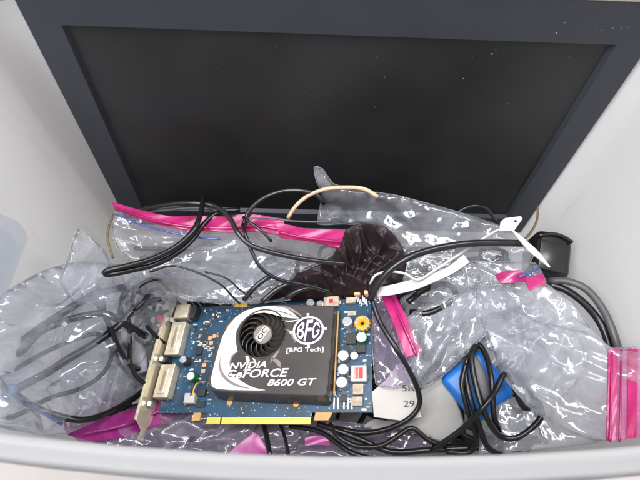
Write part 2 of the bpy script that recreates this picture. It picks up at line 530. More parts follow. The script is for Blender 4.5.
def buckle(V, T, bd, dist, seed, iso, comp, ang, iters=220, bend=.25, seedamp=.0012, limit=.013, cell=.012):
    """let an over-long sheet crumple inside its outline: position-based springs, longer at rest than the room they have"""
    rg = np.random.default_rng(seed)
    T = np.array(T)
    E = np.sort(np.concatenate([T[:, [0, 1]], T[:, [1, 2]], T[:, [2, 0]]]), 1)
    key, inv, cnt = np.unique(E[:, 0] * 1000003 + E[:, 1], return_inverse=True, return_counts=True)
    Eu = np.stack([key // 1000003, key % 1000003], 1)
    opp = np.concatenate([T[:, 2], T[:, 0], T[:, 1]])
    o = np.argsort(inv, kind='stable'); st = np.concatenate([[0], np.cumsum(cnt)[:-1]])
    two = cnt == 2
    B = np.stack([opp[o[st[two]]], opp[o[st[two] + 1]]], 1)
    p = V.copy(); base = V.copy()

    def rest(Q):
        dv = V[Q[:, 1]] - V[Q[:, 0]]; L = np.linalg.norm(dv, axis=1)
        c = (dv[:, 0] * math.cos(R_(ang)) + dv[:, 1] * math.sin(R_(ang))) ** 2 / np.maximum(1e-12, dv[:, 0] ** 2 + dv[:, 1] ** 2)
        return L * (1 + iso + comp * c)
    # some areas are crumpled hard, others nearly smooth
    msk = facets(V[:, :2], .028, 1., seed + 11); msk = np.clip(.85 + .7 * msk, .3, 2.1)
    Le, Lb = rest(Eu), rest(B)
    for Q, L0 in ((Eu, Le), (B, Lb)):
        fl_ = np.linalg.norm(V[Q[:, 1]] - V[Q[:, 0]], axis=1)
        L0[:] = fl_ + (L0 - fl_) * (msk[Q[:, 0]] + msk[Q[:, 1]]) / 2
    free = ~bd
    p[:, 2] += (facets(V[:, :2], cell, 1., seed + 5) * seedamp * 2 + rg.normal(size=len(V)) * seedamp * .12) * np.minimum(1, dist / .004)
    n = len(V)
    for Q in (Eu, B): pass
    dE = np.bincount(Eu.ravel(), minlength=n) + 1e-9; dB = np.bincount(B.ravel(), minlength=n) + 1e-9

    def proj(Q, L0, deg, k):
        dv = p[Q[:, 1]] - p[Q[:, 0]]; L = np.maximum(1e-9, np.linalg.norm(dv, axis=1))
        c = (dv / L[:, None]) * ((L - L0) * .5 * k)[:, None]
        for a in range(3):
            p[:, a] += np.where(free, (np.bincount(Q[:, 0], weights=c[:, a], minlength=n) - np.bincount(Q[:, 1], weights=c[:, a], minlength=n)) / deg * 1.6, 0)
    lim = limit * np.minimum(1, dist / .012) + .0004
    for it in range(iters):
        proj(Eu, Le, dE, 1.0); proj(B, Lb, dB, bend)
        p[:, 2] = np.clip(p[:, 2], base[:, 2] - lim, base[:, 2] + lim)
        xy = np.clip(p[:, :2] - base[:, :2], -.006, .006); p[:, :2] = base[:, :2] + xy
    return p - base


def bag(name, label, outline, mat_='film', bulge=.006, thick=.010, crumple=.0030, n=90, wid=.010, seed=1, spacing=.0021,
        cat='plastic bag', group=None, fine=True, edge=.012, fold=None, iso=.05, bend=.25, big=.0035):
    """a closed pouch of two crumpled film sheets joined along the outline"""
    w = PP(outline)
    c = sum(w, Vector()) / len(w)
    root = thing(name, label, cat, c, group)
    V, T, bd, dist, order = sheet_mesh(w, spacing, seed)
    prof = 1 - np.exp(-dist / edge)
    xy = V[:, :2]
    up = V.copy(); dn = V.copy()
    if fine:
        V[:, 2] += facets(xy, .030, big, seed * 7 + 9) * (1 - np.exp(-dist / .02))
        if fold: V[:, 2] += ridges(xy, 14, .011, big * 1.3, seed * 7 + 8, (.03, .09), fold[:2]) * (1 - np.exp(-dist / .012))
        up = V + buckle(V, T, bd, dist, seed * 7 + 1, iso, (.10 if fold else .02), (fold[0] + 90 if fold else 0), limit=crumple * 2.6, cell=wid, bend=bend)
        cz2 = facets(xy, wid * 1.5, crumple, seed * 7 + 3)
    else:
        up[:, 2] += ridges(xy, n, wid, crumple, seed * 7 + 1, (.015, .05)) * (.25 + .75 * prof); cz2 = 0
        if mat_ == 'cloth':      # gathered folds fanning out from where the cloth is bunched
            g = P(352, 300, .2); ax_ = xy - np.array([g.x, g.y])
            th = np.arctan2(ax_[:, 1], ax_[:, 0]); rr_ = np.hypot(ax_[:, 0], ax_[:, 1])
            q_ = np.zeros(len(xy)); rg_ = np.random.default_rng(5)
            for k_ in range(7):
                f_ = rg_.normal(size=2) * 55; q_ += np.sin(xy @ f_ + rg_.random() * 6) * .45
            s1 = th * 8.5 + 1.6 * q_; s2 = (xy @ np.array([200., 260.])) + 2.6 * q_
            fold1 = (1 - np.abs(np.sin(s1))) ** 1.3; fold2 = (1 - np.abs(np.sin(s2))) ** 1.6
            up[:, 2] += (.0105 * fold1 * np.minimum(1, rr_ / .025) + .0085 * fold2 * (1 - fold1)) * prof
    up[:, 2] += bulge * prof
    gap = np.where(bd, 0, np.maximum(.0012, thick * prof + cz2 * prof * .6))
    dn = up.copy(); dn[:, 2] -= gap
    if fine: dn[:, :2] = V[:, :2]
    up = clampx(up); dn = clampx(dn)
    nV = len(V)
    idx = np.arange(nV) + nV; idx[bd] = np.where(bd)[0]
    verts = np.concatenate([up, dn])
    faces = [t for t in T] + [(idx[t[2]], idx[t[1]], idx[t[0]]) for t in T]
    keep = np.zeros(len(verts), bool)
    fa = np.array(faces); keep[fa.ravel()] = True
    remap = np.cumsum(keep) - 1
    link('film' if mat_.startswith('film') else 'folded_sheet', verts[keep].tolist(), remap[fa].tolist(), M[mat_], root, smooth=True)
    if mat_.startswith('film'):
        m = MB(); m.tube([Vector(up[i]) for i in order] + [Vector(up[order[0]])], .00038, 5)
        m.build('seam', M['seam'], root, smooth=True)
    return root


def strip(name, parent, A, B, material, t=.0012, lift=0., wave=0., seed=0, sub=8):
    """a solid ribbon between two edge lines (photo places with heights)"""
    a = spline(PP(A), .003); b = spline(PP(B), .003)
    n = max(len(a), len(b))

    def rs(l):
        out = []
        for i in range(n):
            x = i / (n - 1) * (len(l) - 1); k = min(int(x), len(l) - 2)
            out.append(l[k].lerp(l[k + 1], x - k))
        return out
    a, b = rs(a), rs(b)
    rg = random.Random(seed)
    ph = rg.random() * 6
    V = []; Fc = []
    m = sub + 1
    for s in (0, 1):
        for i in range(n):
            for j in range(m):
                p = a[i].lerp(b[i], j / sub)
                z = lift + (t if s else 0) + wave * math.sin(ph + i * .55 + j * .5) + wave * .6 * math.sin(ph * 2 + i * .23)
                V.append(p + Vector((0, 0, z)))
    o = n * m
    for i in range(n - 1):
        for j in range(sub):
            k = i * m + j
            Fc.append((k, k + m, k + m + 1, k + 1)); Fc.append((o + k, o + k + 1, o + k + m + 1, o + k + m))
    for i in range(n - 1):
        k = i * m
        Fc.append((k, o + k, o + k + m, k + m)); k += sub
        Fc.append((k, k + m, o + k + m, o + k))
    for j in range(sub):
        Fc.append((j, j + 1, o + j + 1, o + j)); k = (n - 1) * m + j
        Fc.append((k, o + k, o + k + 1, k + 1))
    V = clampx(np.array([tuple(v) for v in V])).tolist()
    ob = link(name, V, Fc, material, parent)
    return autosmooth(ob, 50)


def zipline(name, parent, pts, r, material):
    m = MB(); m.tube(spline(PP(pts)), r, 8)
    return m.build(name, material, parent, smooth=True)


# ------------------------------------------------------------------ floor and bin
m = MB(); m.box((-3, -3, -.02), (3, 3, 0))
fl = m.build('floor', M['floor']); fl['kind'] = 'structure'



def bin_loop(z, grow=0., n=14):
    """rounded rectangle of the bin's inner wall at height z; the long front side bows outward"""
    dz = ZR - z
    hx = .2095 + .05 * (z - .2) + grow
    y0 = .0405 + .055 * dz - grow; y1 = .285 - .05 * dz + grow
    r = .042 + grow
    P_ = []
    f = .016 + grow
    for (cx, cy, a0, r) in ((hx - r, y1 - r, 0, r), (-hx + r, y1 - r, 90, r), (-hx + f, y0 + f, 180, f), (hx - f, y0 + f, 270, f)):
        for k in range(n + 1):
            a = R_(a0 + 90 * k / n)
            P_.append([cx + r * math.cos(a), cy + r * math.sin(a)])
    # densify straight sides
    out = []
    for i in range(len(P_)):
        a, b = P_[i], P_[(i + 1) % len(P_)]
        L = math.hypot(a[0] - b[0], a[1] - b[1]); k = max(1, int(L / .02)) if L > .03 else 1
        if L > .03: k = 12
        for j in range(k): out.append([a[0] + (b[0] - a[0]) * j / k, a[1] + (b[1] - a[1]) * j / k])
    bow = .0205 * max(0, 1 - dz / .6)
    for p in out:
        w = max(0, 1 - ((p[1] - y0) / .06)) if p[1] < y0 + .06 else 0
        x = (p[0] - .022) / .23
        p[1] -= bow * w * max(0, 1 - x * x) ** 1.15
    return out


def loft(loops, close=False):
    m = MB(); n = len(loops[0])
    v = [p for l in loops for p in l]; f = []
    for j in range(len(loops) - 1):
        for k in range(n):
            f.append((j * n + k, j * n + (k + 1) % n, (j + 1) * n + (k + 1) % n, (j + 1) * n + k))
    if close:
        j = len(loops) - 1
        for k in range(n): f.append((j * n + k, j * n + (k + 1) % n, (k + 1) % n, k))
    m.add(v, f)
    return m


root = thing('storage_bin', 'large frosted white plastic storage bin holding the electronics', 'storage bin', (0, .15, .0))
zs = [.006, .05, .1, .15, .2, .25, .3, .35, ZR - .004]
inner = [[(x, y, z) for x, y in bin_loop(z)] for z in zs]
outer = [[(x, y, z) for x, y in bin_loop(z, .0022)] for z in reversed([.004] + zs[1:])]
m = loft(inner + outer)
n = len(inner[0])
m.f.append(list(range(n))[::-1]); k = len(m.v) - n; m.f.append([k + i for i in range(n)])
autosmooth(m.build('bin_wall', M['bin'], root), 30)
prof = [(-.0004, -.0045), (-.0003, -.0012), (.0001, -.0004), (.0010, .0), (.0034, -.0002), (.0040, -.0008), (.0068, -.0012), (.0077, -.0018), (.0082, -.0032), (.0086, -.016), (.0074, -.0162), (.0068, -.0048), (.0040, -.0036), (.0018, -.0045)]
lo = [[(x, y, ZR + h) for x, y in bin_loop(ZR, g)] for g, h in prof]
autosmooth(loft(lo, True).build('rim', M['rim'], root), 50)
# ------------------------------------------------------------------ monitor
d = Vector((-.047, -.644, 1)).normalized(); r = Vector((1, -.0223, .0327)); r = (r - d * d.dot(r)).normalized()
W, H = .345, .190


def c2w(c): return Vector((1, 0, 0)) * c[0] + UP * c[1] + VW * c[2]


z1 = W * (r[0] - .602 * r[2]) / (.602 + .525)
TL = CAM + c2w(Vector((-.525, .436, 1)) * z1)
rx, ry = c2w(r), -c2w(d)
rz = rx.cross(ry)
mon = thing('monitor', 'black flat panel monitor standing upright against the back of the bin', 'monitor')
mon.matrix_world = Matrix(((rx.x, ry.x, rz.x, TL.x), (rx.y, ry.y, rz.y, TL.y), (rx.z, ry.z, rz.z, TL.z), (0, 0, 0, 1)))
bz, bt, bb = .0205, .030, .024


def rrect(x0, y0, x1, y1, r, n=5):
    o = []
    for cx, cy, a0 in ((x1 - r, y1 - r, 0), (x0 + r, y1 - r, 90), (x0 + r, y0 + r, 180), (x1 - r, y0 + r, 270)):
        for k in range(n + 1):
            a = R_(a0 + 90 * k / n); o.append((cx + r * math.cos(a), cy + r * math.sin(a)))
    return o


outl = rrect(-bz, -H - bb, W + bz, bt, .004)
# front bezel: flat frame with a slanted inner lip down to the panel
fr = MB()
inn = [(0, 0), (0, -H), (W, -H), (W, 0)]
fr.prism([outl, inn], -.006, 0)
lip = .0022
a = [(0, 0, -.0002), (0, -H, -.0002), (W, -H, -.0002), (W, 0, -.0002)]
b = [(lip, -lip, -.0038), (lip, -H + lip, -.0038), (W - lip, -H + lip, -.0038), (W - lip, -lip, -.0038)]
fr.add(a + b, [(i, (i + 1) % 4, (i + 1) % 4 + 4, i + 4) for i in range(4)])
autosmooth(fr.build('bezel', M['bezel'], mon, world=False), 20)
s = MB(); s.box((.0005, -H + .0005, -.0058), (W - .0005, -.0005, -.0036)); s.build('screen_panel', M['screen'], mon, world=False)
bk = MB(); bk.prism([rrect(-bz - .0008, -H - bb, W + bz + .0008, bt + .0035, .005)], -.016, -.0075)
autosmooth(bk.build('back_shell', M['bezel'], mon, world=False), 20)
tr = MB(); tr.prism([rrect(-bz + .0006, -H - bb + .001, W + bz - .0006, bt - .0002, .004)], -.0076, -.0059); tr.build('seam_gasket', M['black'], mon, world=False)
tr = MB(); tr.box((.15, bt - .0012, -.0012), (W + bz - .004, bt + .0009, .0006), .0003); tr.build('seam_glint', M['seamglint'], mon, world=False)  # pale strip paints the light caught on the top seam
dm = MB(); rg = random.Random(3)
for (u, v, q) in ((.303, .007, .0016), (.305, .014, .0007), (.270, -.012, .0013), (.2715, -.009, .0007), (.257, -.032, .0010), (.259, -.026, .0006), (.330, .010, .0006), (.326, .0105, .0006), (.336, .0115, .0006), (.341, .012, .0005), (.345, .0125, .0006), (.09, -.03, .0006), (.16, -.02, .0005), (.2, -.06, .0006), (.13, -.012, .0006), (.06, -.07, .0005)):
    zz = .0002 if v > 0 else -.0035
    k = 6; pts = [(u + .42 * q * (.5 + .6 * rg.random()) * math.cos(i * 6.283 / k), v + .42 * q * (.5 + .9 * rg.random()) * math.sin(i * 6.283 / k)) for i in range(k)]
    dm.prism([pts], zz, zz + .0003)
for i in range(36):
    u, v, q = rg.uniform(0, W), -H * rg.random() ** 1.4, rg.uniform(.00012, .0003)
    dm.prism([[(u + q * math.cos(k * 1.2566), v + q * rg.uniform(.6, 1.8) * math.sin(k * 1.2566)) for k in range(5)]], -.0035, -.0034)
dm.build('dust', M['dust'], mon, world=False, kind='stuff')

# ------------------------------------------------------------------ graphics card
q = [-0.13296, 0.06958, 0.15293, 0.00698, -0.23247, -0.04268]
RM = Matrix.Rotation(q[5], 4, 'Z') @ Matrix.Rotation(q[4], 4, 'Y') @ Matrix.Rotation(q[3], 4, 'X')
CM = Matrix.Translation(q[:3]) @ RM
CMi = CM.inverted()
card = thing('graphics_card', 'blue graphics card with dark bronze fan shroud lying on top of the pile', 'graphics card')
card.matrix_world = CM


def cu(px, py, h=16.):
    """place on the card, in its own millimetres, at height h above its board"""
    o = CMi @ CAM; dd = CMi.to_3x3() @ ray(px, py)
    t = (h / 1000 - o.z) / dd.z
    w = o + dd * t
    return (w.x * 1000, w.y * 1000)


def mm(mb):
    for w in mb.v: w *= .001
    return mb


def cpart(mb, name, material, parent=None, smooth=None, kind=None):
    o = mm(mb).build(name, M[material], parent or card, world=False, kind=kind)
    if smooth: autosmooth(o, smooth)
    return o


m = MB(); m.prism([[(2, 9), (44.5, 9), (44.5, 4), (130, 4), (130, 9), (176, 9), (176, 99.5), (68, 99.5), (68, 102), (55, 102), (55, 99.5), (2, 99.5)]], -1.6, 0)
cpart(m, 'circuit_board', 'pcb')
m = MB(); m.box((45, .6, -1.75), (56.2, 5.6, .15), .2); cpart(m, 'edge_connector', 'gold')
m = MB(); m.box((57.6, .6, -1.75), (129.3, 5.6, .15), .2); cpart(m, 'edge_connector', 'gold')
m = MB(); m.prism([[(132, 3.5), (143, 3.5), (146, 9), (133, 9)]], -1.65, .1); cpart(m, 'retention_hook', 'hook')
m = MB(); m.prism([[(32, 3), (39, 3), (39, 9), (33, 9)]], -1.65, .1); cpart(m, 'board_tab', 'hook')
m = MB(); m.box((55.4, 97.5, -1.7), (67.6, 103.4, .2), .2); cpart(m, 'bridge_connector', 'gold')

# mounting bracket: a plate standing across the card's left end
br0, br1 = (-6.2, -12.5), (2.4, 104.)
m = MB()
prof = [(0, 2), (0, 9), (1.5, 11), (4, 8), (7, 8.4), (9.5, 12), (13, 18.5), (116, 18.5), (116, -3), (14, -3), (9, 1.5)]
pl = MB(); pl.prism([prof], -.45, .45)
ax = Vector((br1[0] - br0[0], br1[1] - br0[1], 0)).normalized(); nx = Vector((ax.y, -ax.x, 0))
pl.v = [Vector((br0[0], br0[1], 0)) + ax * w.x + Vector((0, 0, w.y)) + nx * w.z for w in pl.v]
brk = cpart(pl, 'mounting_bracket', 'steel')
pl = MB(); pl.box((-10.5, -.6, -3), (.4, .5, 18.4), .2)
pl.v = [Vector((br1[0], br1[1], 0)) + nx * w.x + ax * w.y + Vector((0, 0, w.z)) for w in pl.v]
mm(pl).build('screw_tab', M['steel'], brk, world=False)
pl = MB(); pl.box((0, .3, 17.2), (103, 2.2, 18.55), .2)
pl.v = [Vector((br0[0], br0[1], 0)) + ax * (w.x + 13) + nx * -w.y + Vector((0, 0, w.z)) for w in pl.v]
mm(pl).build('folded_edge', M['steel'], brk, world=False)


def along(v, off=0.):
    t = (v - br0[1]) / (br1[1] - br0[1]); return br0[0] + (br1[0] - br0[0]) * t + off


def port(v0, v1, du, h, nm):
    """metal connector body fixed to the bracket"""
    pm = MB(); pm.box((3, v0, .1), (du + 2, v1, h), .5)
    sh = along((v0 + v1) / 2)
    sl = (br1[0] - br0[0]) / (br1[1] - br0[1])
    for w in pm.v: w.x += along(w.y)
    o = cpart(pm, nm, 'port', smooth=30)
    k = MB(); k.box((du * .30 + 2, v0 + 3, h - .3), (du * .72 + 2, v1 - 3, h + 1.3), .5)
    for w in k.v: w.x += along(w.y)
    mm(k).build('raised_shell', M['port'], o, world=False)
    k = MB(); k.box((du * .44 + 2, v0 + 5.5, h + .8), (du * .60 + 2, v1 - 5.5, h + 1.5), .2)
    for w in k.v: w.x += along(w.y)
    mm(k).build('slot', M['portdark'], o, world=False)
    return o


port(19, 46, 14, 9.5, 'video_port'); port(54, 83, 14, 9.5, 'video_port')
pm = MB(); pm.box((4, 85.5, .1), (17, 98, 12), .5)
for w in pm.v: w.x += along(w.y)
o = cpart(pm, 'round_video_port', 'port', smooth=30)
k = MB(); k.box((16.2, 86, .1), (22, 97.5, 9), .4)
for w in k.v: w.x += along(w.y)
mm(k).build('port_housing', M['chip'], o, world=False)
for v in (50, 14, 84.3):
    k = MB(); k.cyl((along(v) + 3.2, v, 8), 2.2, 4, 6); cpart(k, 'jack_screw', 'tin')
pm = MB(); pm.box((1.5, 49, .1), (7, 52.5, 9)); pm.v = [w + Vector((along(w.y), 0, 0)) for w in pm.v]; cpart(pm, 'port_spacer', 'chip')


def capacitor(px, py, r, h, sleeve, top='tin', tilt=(0, 0)):
    u, v = cu(px, py, h)
    r *= 1.08
    k = MB(); k.cyl((u, v, 0), r, h, 24, bev=.5)
    o = cpart(k, 'capacitor', sleeve, smooth=35)
    k = MB(); k.cyl((u, v, h - .1), r * .84, .25, 24); mm(k).build('capacitor_top', M[top], o, world=False)
    k = MB(); k.box((u - r * .7, v - .12, h + .12), (u + r * .7, v + .12, h + .2)); mm(k).build('vent_score', M['silver'], o, world=False)
    return o


capacitor(347, 321, 3.7, 9, 'silver'); capacitor(343, 355, 3.9, 9, 'silver'); capacitor(343, 369, 3.9, 9, 'silver')
capacitor(341.5, 382, 4.0, 9, 'silver'); capacitor(354, 355.5, 3.0, 6, 'silver', 'print')
capacitor(183, 359.5, 3.3, 9, 'sleeve'); capacitor(190.5, 376, 3.5, 9, 'green', 'print'); capacitor(361.5, 337, 4.2, 8, 'green', 'print')
capacitor(310, 302.5, 3.2, 8, 'silver'); capacitor(320, 303.5, 2.8, 7.5, 'silver')
# wound coil
u, v = cu(362.5, 323.5, 5)
k = MB(); N = 28
for i in range(13):
    a = 2 * math.pi * i / 13
    ctr = Vector((u + 4.1 * math.cos(a), v + 4.1 * math.sin(a), 4))
    k.tube([ctr + Vector((2.1 * math.cos(b) * math.cos(a), 2.1 * math.cos(b) * math.sin(a), 3.2 * math.sin(b))) for b in np.linspace(0, 6.28, 15)], .75, 8)
o = cpart(k, 'wound_coil', 'yellow', smooth=60)
k = MB(); k.prism([[(u + 6 * math.cos(i * .2244), v + 6 * math.sin(i * .2244)) for i in range(28)], [(u + 2.6 * math.cos(i * .2244), v + 2.6 * math.sin(i * .2244)) for i in range(28)]], 1.2, 6.6)
mm(k).build('core', M['chokegrey'], o, world=False)


def slab(px, py, su, sv, h, material, name='chip_package', bev=.3, base=0.):
    u, v = cu(px, py, h)
    k = MB(); k.box((u - su / 2, v - sv / 2, base), (u + su / 2, v + sv / 2, h), bev)
    return cpart(k, name, material), u, v


o, u, v = slab(358.5, 373, 12.5, 12.5, 6, 'chokegrey', 'power_choke', 1.2)
k = MB(); k.box((u - 3.4, v - 4, 5.9), (u + 3.4, v + 4, 6.3), .15); mm(k).build('red_core', M['red'], o, world=False)
k = MB(); k.box((u - .4, v - 4.1, 6.2), (u + .4, v + 4.1, 6.5)); mm(k).build('core_gap', M['smd'], o, world=False)
k = MB(); k.box((u - 3.5, v - 4.1, 6.25), (u - 1.6, v + 4.1, 6.45)); mm(k).build('core_label', M['smd'], o, world=False)
o, u, v = slab(331, 301, 13, 9, 5, 'smd', 'power_choke', .8)
k = MB(); k.box((u - 1.6, v - 2, 4.9), (u + 1.8, v + 2, 5.3), .2); mm(k).build('red_core', M['red'], o, world=False)
slab(361, 347, 7, 9, 3, 'chip'); slab(351, 338, 8, 9, 3.5, 'chip'); slab(358, 389, 8, 8, 3, 'smd'); slab(357, 401, 8, 6.5, 3, 'smd'); slab(344, 398, 5, 5, 2, 'chip')
slab(351, 300, 8, 5, 4, 'smd'); slab(199, 350, 5, 8, 2, 'chip'); slab(352, 313, 7, 4, 2, 'smd')
slab(201, 392, 7, 6, 3, 'chip'); slab(200, 404, 8, 5, 1.6, 'chip')
# upright power connector at the top right corner
o, u, v = slab(357, 292, 5, 5, 7, 'copper', 'power_terminal', .8); slab(367, 291, 5, 5, 8, 'copper', 'power_terminal', .8)
for i in range(7):
    k = MB(); a = Vector(cu(357 + i * 1.9, 299 + (i % 3) * 2, 2) + (2,)); k.tube([a + Vector((0, 2.5, 1)), a + Vector((.4, 0, 2)), a + Vector((.8, -3, .3))], .55, 6); cpart(k, 'solder_lead', 'smdpale', smooth=60)
# component legs by the lower right
for i in range(5):
    px = (334, 338, 344, 348, 352)[i]
    k = MB(); a = cu(px, 404, 1); k.box((a[0] - .5, a[1] - 4, 0), (a[0] + .5, a[1] + 4.5, 1.1), .2); cpart(k, 'solder_lead', 'smdpale')
# tan vertical bar along the shroud's right side
a, b = cu(334.5, 312, 4), cu(329, 395, 4)
k = MB(); k.tube([(a[0] + 3.5, a[1], 5), (b[0] + 4.0, b[1], 5)], .8, 8); cpart(k, 'heatsink_rod', 'hook', smooth=60)
# fan plug
o, u, v = slab(189, 398, 9, 8, 6, 'white', 'fan_plug', .6)
for i in range(2):
    k = MB(); k.tube(spline([Vector((u + 1 + i * 1.5, v + 2, 6)), Vector((u + 3 + i, v + 7, 7.5)), Vector((u + 5, v + 12, 5)), Vector((u + 12, v + 13, 5))], 1), .6, 6); cpart(k, 'fan_lead', 'yellow' if i else 'chip', smooth=60)
# surface mounted bits
rg = random.Random(11)
res = None
spots = []
while len(spots) < 96:
    if rg.random() < .62:
        p = (rg.uniform(20, 50), rg.uniform(12, 98))
        if p[0] < along(p[1]) + 18: continue
        if p[0] > 46 and p[1] < 75: continue
    else: p = (rg.uniform(147, 174), rg.uniform(11, 98))
    spots.append(p)
for i, (u, v) in enumerate(spots):
    k = MB(); a, b = rg.choice(((1.8, 1.0), (2.6, 1.4), (1.2, 2.2), (1.4, 3.0), (3.6, 1.2)))
    h = .5 + .6 * rg.random()
    k.box((u - a / 2, v - b / 2, 0), (u + a / 2, v + b / 2, h))
    cpart(k, 'surface_component', rg.choice(('smd', 'smdpale', 'smdpale', 'smdpale', 'chip', 'smd')))
for (px, py) in ((210, 338), (214.5, 336), (211, 343), (203, 371), (204, 365)):
    slab(px, py, 3.6, 3.4, 1.5, 'copper', 'surface_component', .3)
for i in range(9):
    a = cu(198 + i * 1.6, 341 + i * .9 + (i % 2) * 3, 1); k = MB(); k.box((a[0] - 1.6, a[1] - .5, 0), (a[0] + 1.6, a[1] + .5, .7)); cpart(k, 'surface_component', 'smdpale')

# cooler shroud
HS = 16.
FC = cu(262.3, 333.5, HS); FR = 20.2
outline = []
left_px = [(326.6, 389.5), (208.5, 386.5)]
pts_px = [(334.3, 305.5), (286, 303.6), (262, 305.2), (249, 307.2), (240, 311), (231, 317.5), (224, 325.5), (219, 336), (214.5, 352), (210.2, 369), (207.5, 380), (208, 386), (212, 390.5), (221, 392.3), (270, 394.7), (324, 396.6), (326.8, 394.5)]
outline = [cu(px, py, HS) for px, py in pts_px]


def inset(poly, d):
    n = len(poly); o = []
    ar = sum(poly[i - 1][0] * poly[i][1] - poly[i][0] * poly[i - 1][1] for i in range(n)) / 2
    sg = 1 if ar > 0 else -1
    for i in range(n):
        a, b, c = Vector(poly[i - 1]), Vector(poly[i]), Vector(poly[(i + 1) % n])
        n1 = Vector((-(b - a).y, (b - a).x)).normalized() * sg; n2 = Vector((-(c - b).y, (c - b).x)).normalized() * sg
        t = (n1 + n2); t = t / max(.3, t.length_squared / 2) if t.length > 0 else n1
        o.append(tuple(b + t * d))
    return o


circ = [(FC[0] + FR * math.cos(i * math.pi / 32), FC[1] + FR * math.sin(i * math.pi / 32)) for i in range(64)]
k = MB()
in1 = inset(outline, 1.0)
k.prism([in1, circ], HS - .4, HS)
n = len(outline)
foot = [(x, y - (2.6 if y < 45 else 0)) for x, y in inset(outline, -.6)]
rings = [(foot, 1.8), (outline, HS - 2.0), (inset(outline, .35), HS - .6), (in1, HS - .01)]
v = [(p[0], p[1], z) for l, z in rings for p in l]
k.add(v, [(j * n + i, j * n + (i + 1) % n, (j + 1) * n + (i + 1) % n, (j + 1) * n + i) for j in range(3) for i in range(n)])
shroud = cpart(k, 'cooler_shroud', 'shroud', smooth=28)
# finned block beneath, seen at the shroud's foot
k = MB(); k.prism([inset(outline, 2.5)], .2, 2.2); cpart(k, 'heatsink_base', 'chokegrey')
for (px, py) in ((229.5, 402.5), (296, 404)):
    a = cu(px, py, 1.5); k = MB(); k.cyl((a[0], a[1], 0), 2.4, 1.8, 18, bev=.6); cpart(k, 'mounting_screw', 'hook', smooth=35)
# well and fan
k = MB(); N = 48
ring = lambda rr, z: [(FC[0] + rr * math.cos(i * 2 * math.pi / N), FC[1] + rr * math.sin(i * 2 * math.pi / N), z) for i in range(N)]
k.add(ring(FR, HS) + ring(FR - .4, 3.5), [(i, (i + 1) % N, N + (i + 1) % N, N + i) for i in range(N)] + [tuple(range(N, 2 * N))])
mm(k).build('fan_well', M['well'], shroud, world=False)
k = MB()
v = ring(FR + .7, HS - .05) + ring(FR + .5, HS + .5) + ring(FR - .5, HS + .5) + ring(FR - .8, HS - 1.2)
k.add(v, [(j * N + i, j * N + (i + 1) % N, (j + 1) * N + (i + 1) % N, (j + 1) * N + i) for j in range(3) for i in range(N)])
autosmooth(mm(k).build('fan_rim', M['fan'], shroud, world=False), 40)
k = MB(); k.cyl((FC[0], FC[1], 4), 8.6, HS - 4.6, 40, bev=1.0)
fan = cpart(k, 'fan', 'fan', smooth=35)
k = MB(); k.cyl((FC[0], FC[1], HS - .9), 7.2, .42, 40); mm(k).build('hub_plate', M['printgrey'], fan, world=False)
for b in range(15):
    k = MB(); a0 = 2 * math.pi * b / 15; V = []; Fc = []
    nn = 8
    for i in range(nn + 1):
        t = i / nn; rr = 8.2 + t * (FR - 9.4); an = a0 + .55 * t * t + .12 * t
        for (hh, da) in ((HS - 1.3 - .4 * t, 0.0), (HS - 7.5, -.30 - .12 * t), (HS - 7.9, -.26 - .12 * t), (HS - 1.7 - .4 * t, .055)):
            V.append((FC[0] + rr * math.cos(an + da), FC[1] + rr * math.sin(an + da), hh))
    for i in range(nn):
        for j in range(4): Fc.append((i * 4 + j, i * 4 + (j + 1) % 4, (i + 1) * 4 + (j + 1) % 4, (i + 1) * 4 + j))
    Fc += [(3, 2, 1, 0), tuple(nn * 4 + j for j in range(4))]
    k.add(V, Fc); autosmooth(mm(k).build('blade', M['fan'], fan, world=False), 35)
ang = R_(57)
st = MB(); st.box((-6.2, -2.9, HS - .5), (6.2, 2.9, HS - .3), .05)
rot = Matrix.Rotation(ang, 4, 'Z')
st.v = [Vector((FC[0], FC[1], 0)) + rot @ w for w in st.v]; stk = mm(st).build('hub_sticker', M['sticker'], fan, world=False)


def text_mesh(s, font_off=0., shear=0.):
    cvd = bpy.data.curves.new('lettering', 'FONT'); cvd.body = s; cvd.size = 1; cvd.offset = font_off; cvd.shear = shear
    cvd.extrude = .0; cvd.fill_mode = 'FRONT'; cvd.resolution_u = 4
    o = bpy.data.objects.new('lettering', cvd); C.objects.link(o)
    bpy.context.view_layer.update()
    me = bpy.data.meshes.new_from_object(o)
    v = [w.co.copy() for w in me.vertices]; f = [tuple(p.vertices) for p in me.polygons]
    bpy.data.objects.remove(o); bpy.data.curves.remove(cvd); bpy.data.meshes.remove(me)
    x0 = min(w.x for w in v); x1 = max(w.x for w in v); y0 = min(w.y for w in v); y1 = max(w.y for w in v)
    return [((w.x - x0) / (x1 - x0), (w.y - y0) / (y1 - y0)) for w in v], f


def solid_letters(v2, f, fn, t):
    """flat letters given a small thickness; fn maps (0..1, 0..1) to the surface"""
    n = len(v2)
    vv = [Vector(fn(x, y, 0)) for x, y in v2] + [Vector(fn(x, y, t)) for x, y in v2]
    ff = [tuple(i + n for i in p) for p in f] + [tuple(reversed(p)) for p in f]
    cnt = {}
    for p in f:
        for i in range(len(p)): cnt.setdefault(frozenset((p[i - 1], p[i])), []).append((p[i - 1], p[i]))
    for e in cnt.values():
        if len(e) == 1: a, b = e[0]; ff.append((a, b, b + n, a + n))
    k = MB(); k.add(vv, ff)
    return k


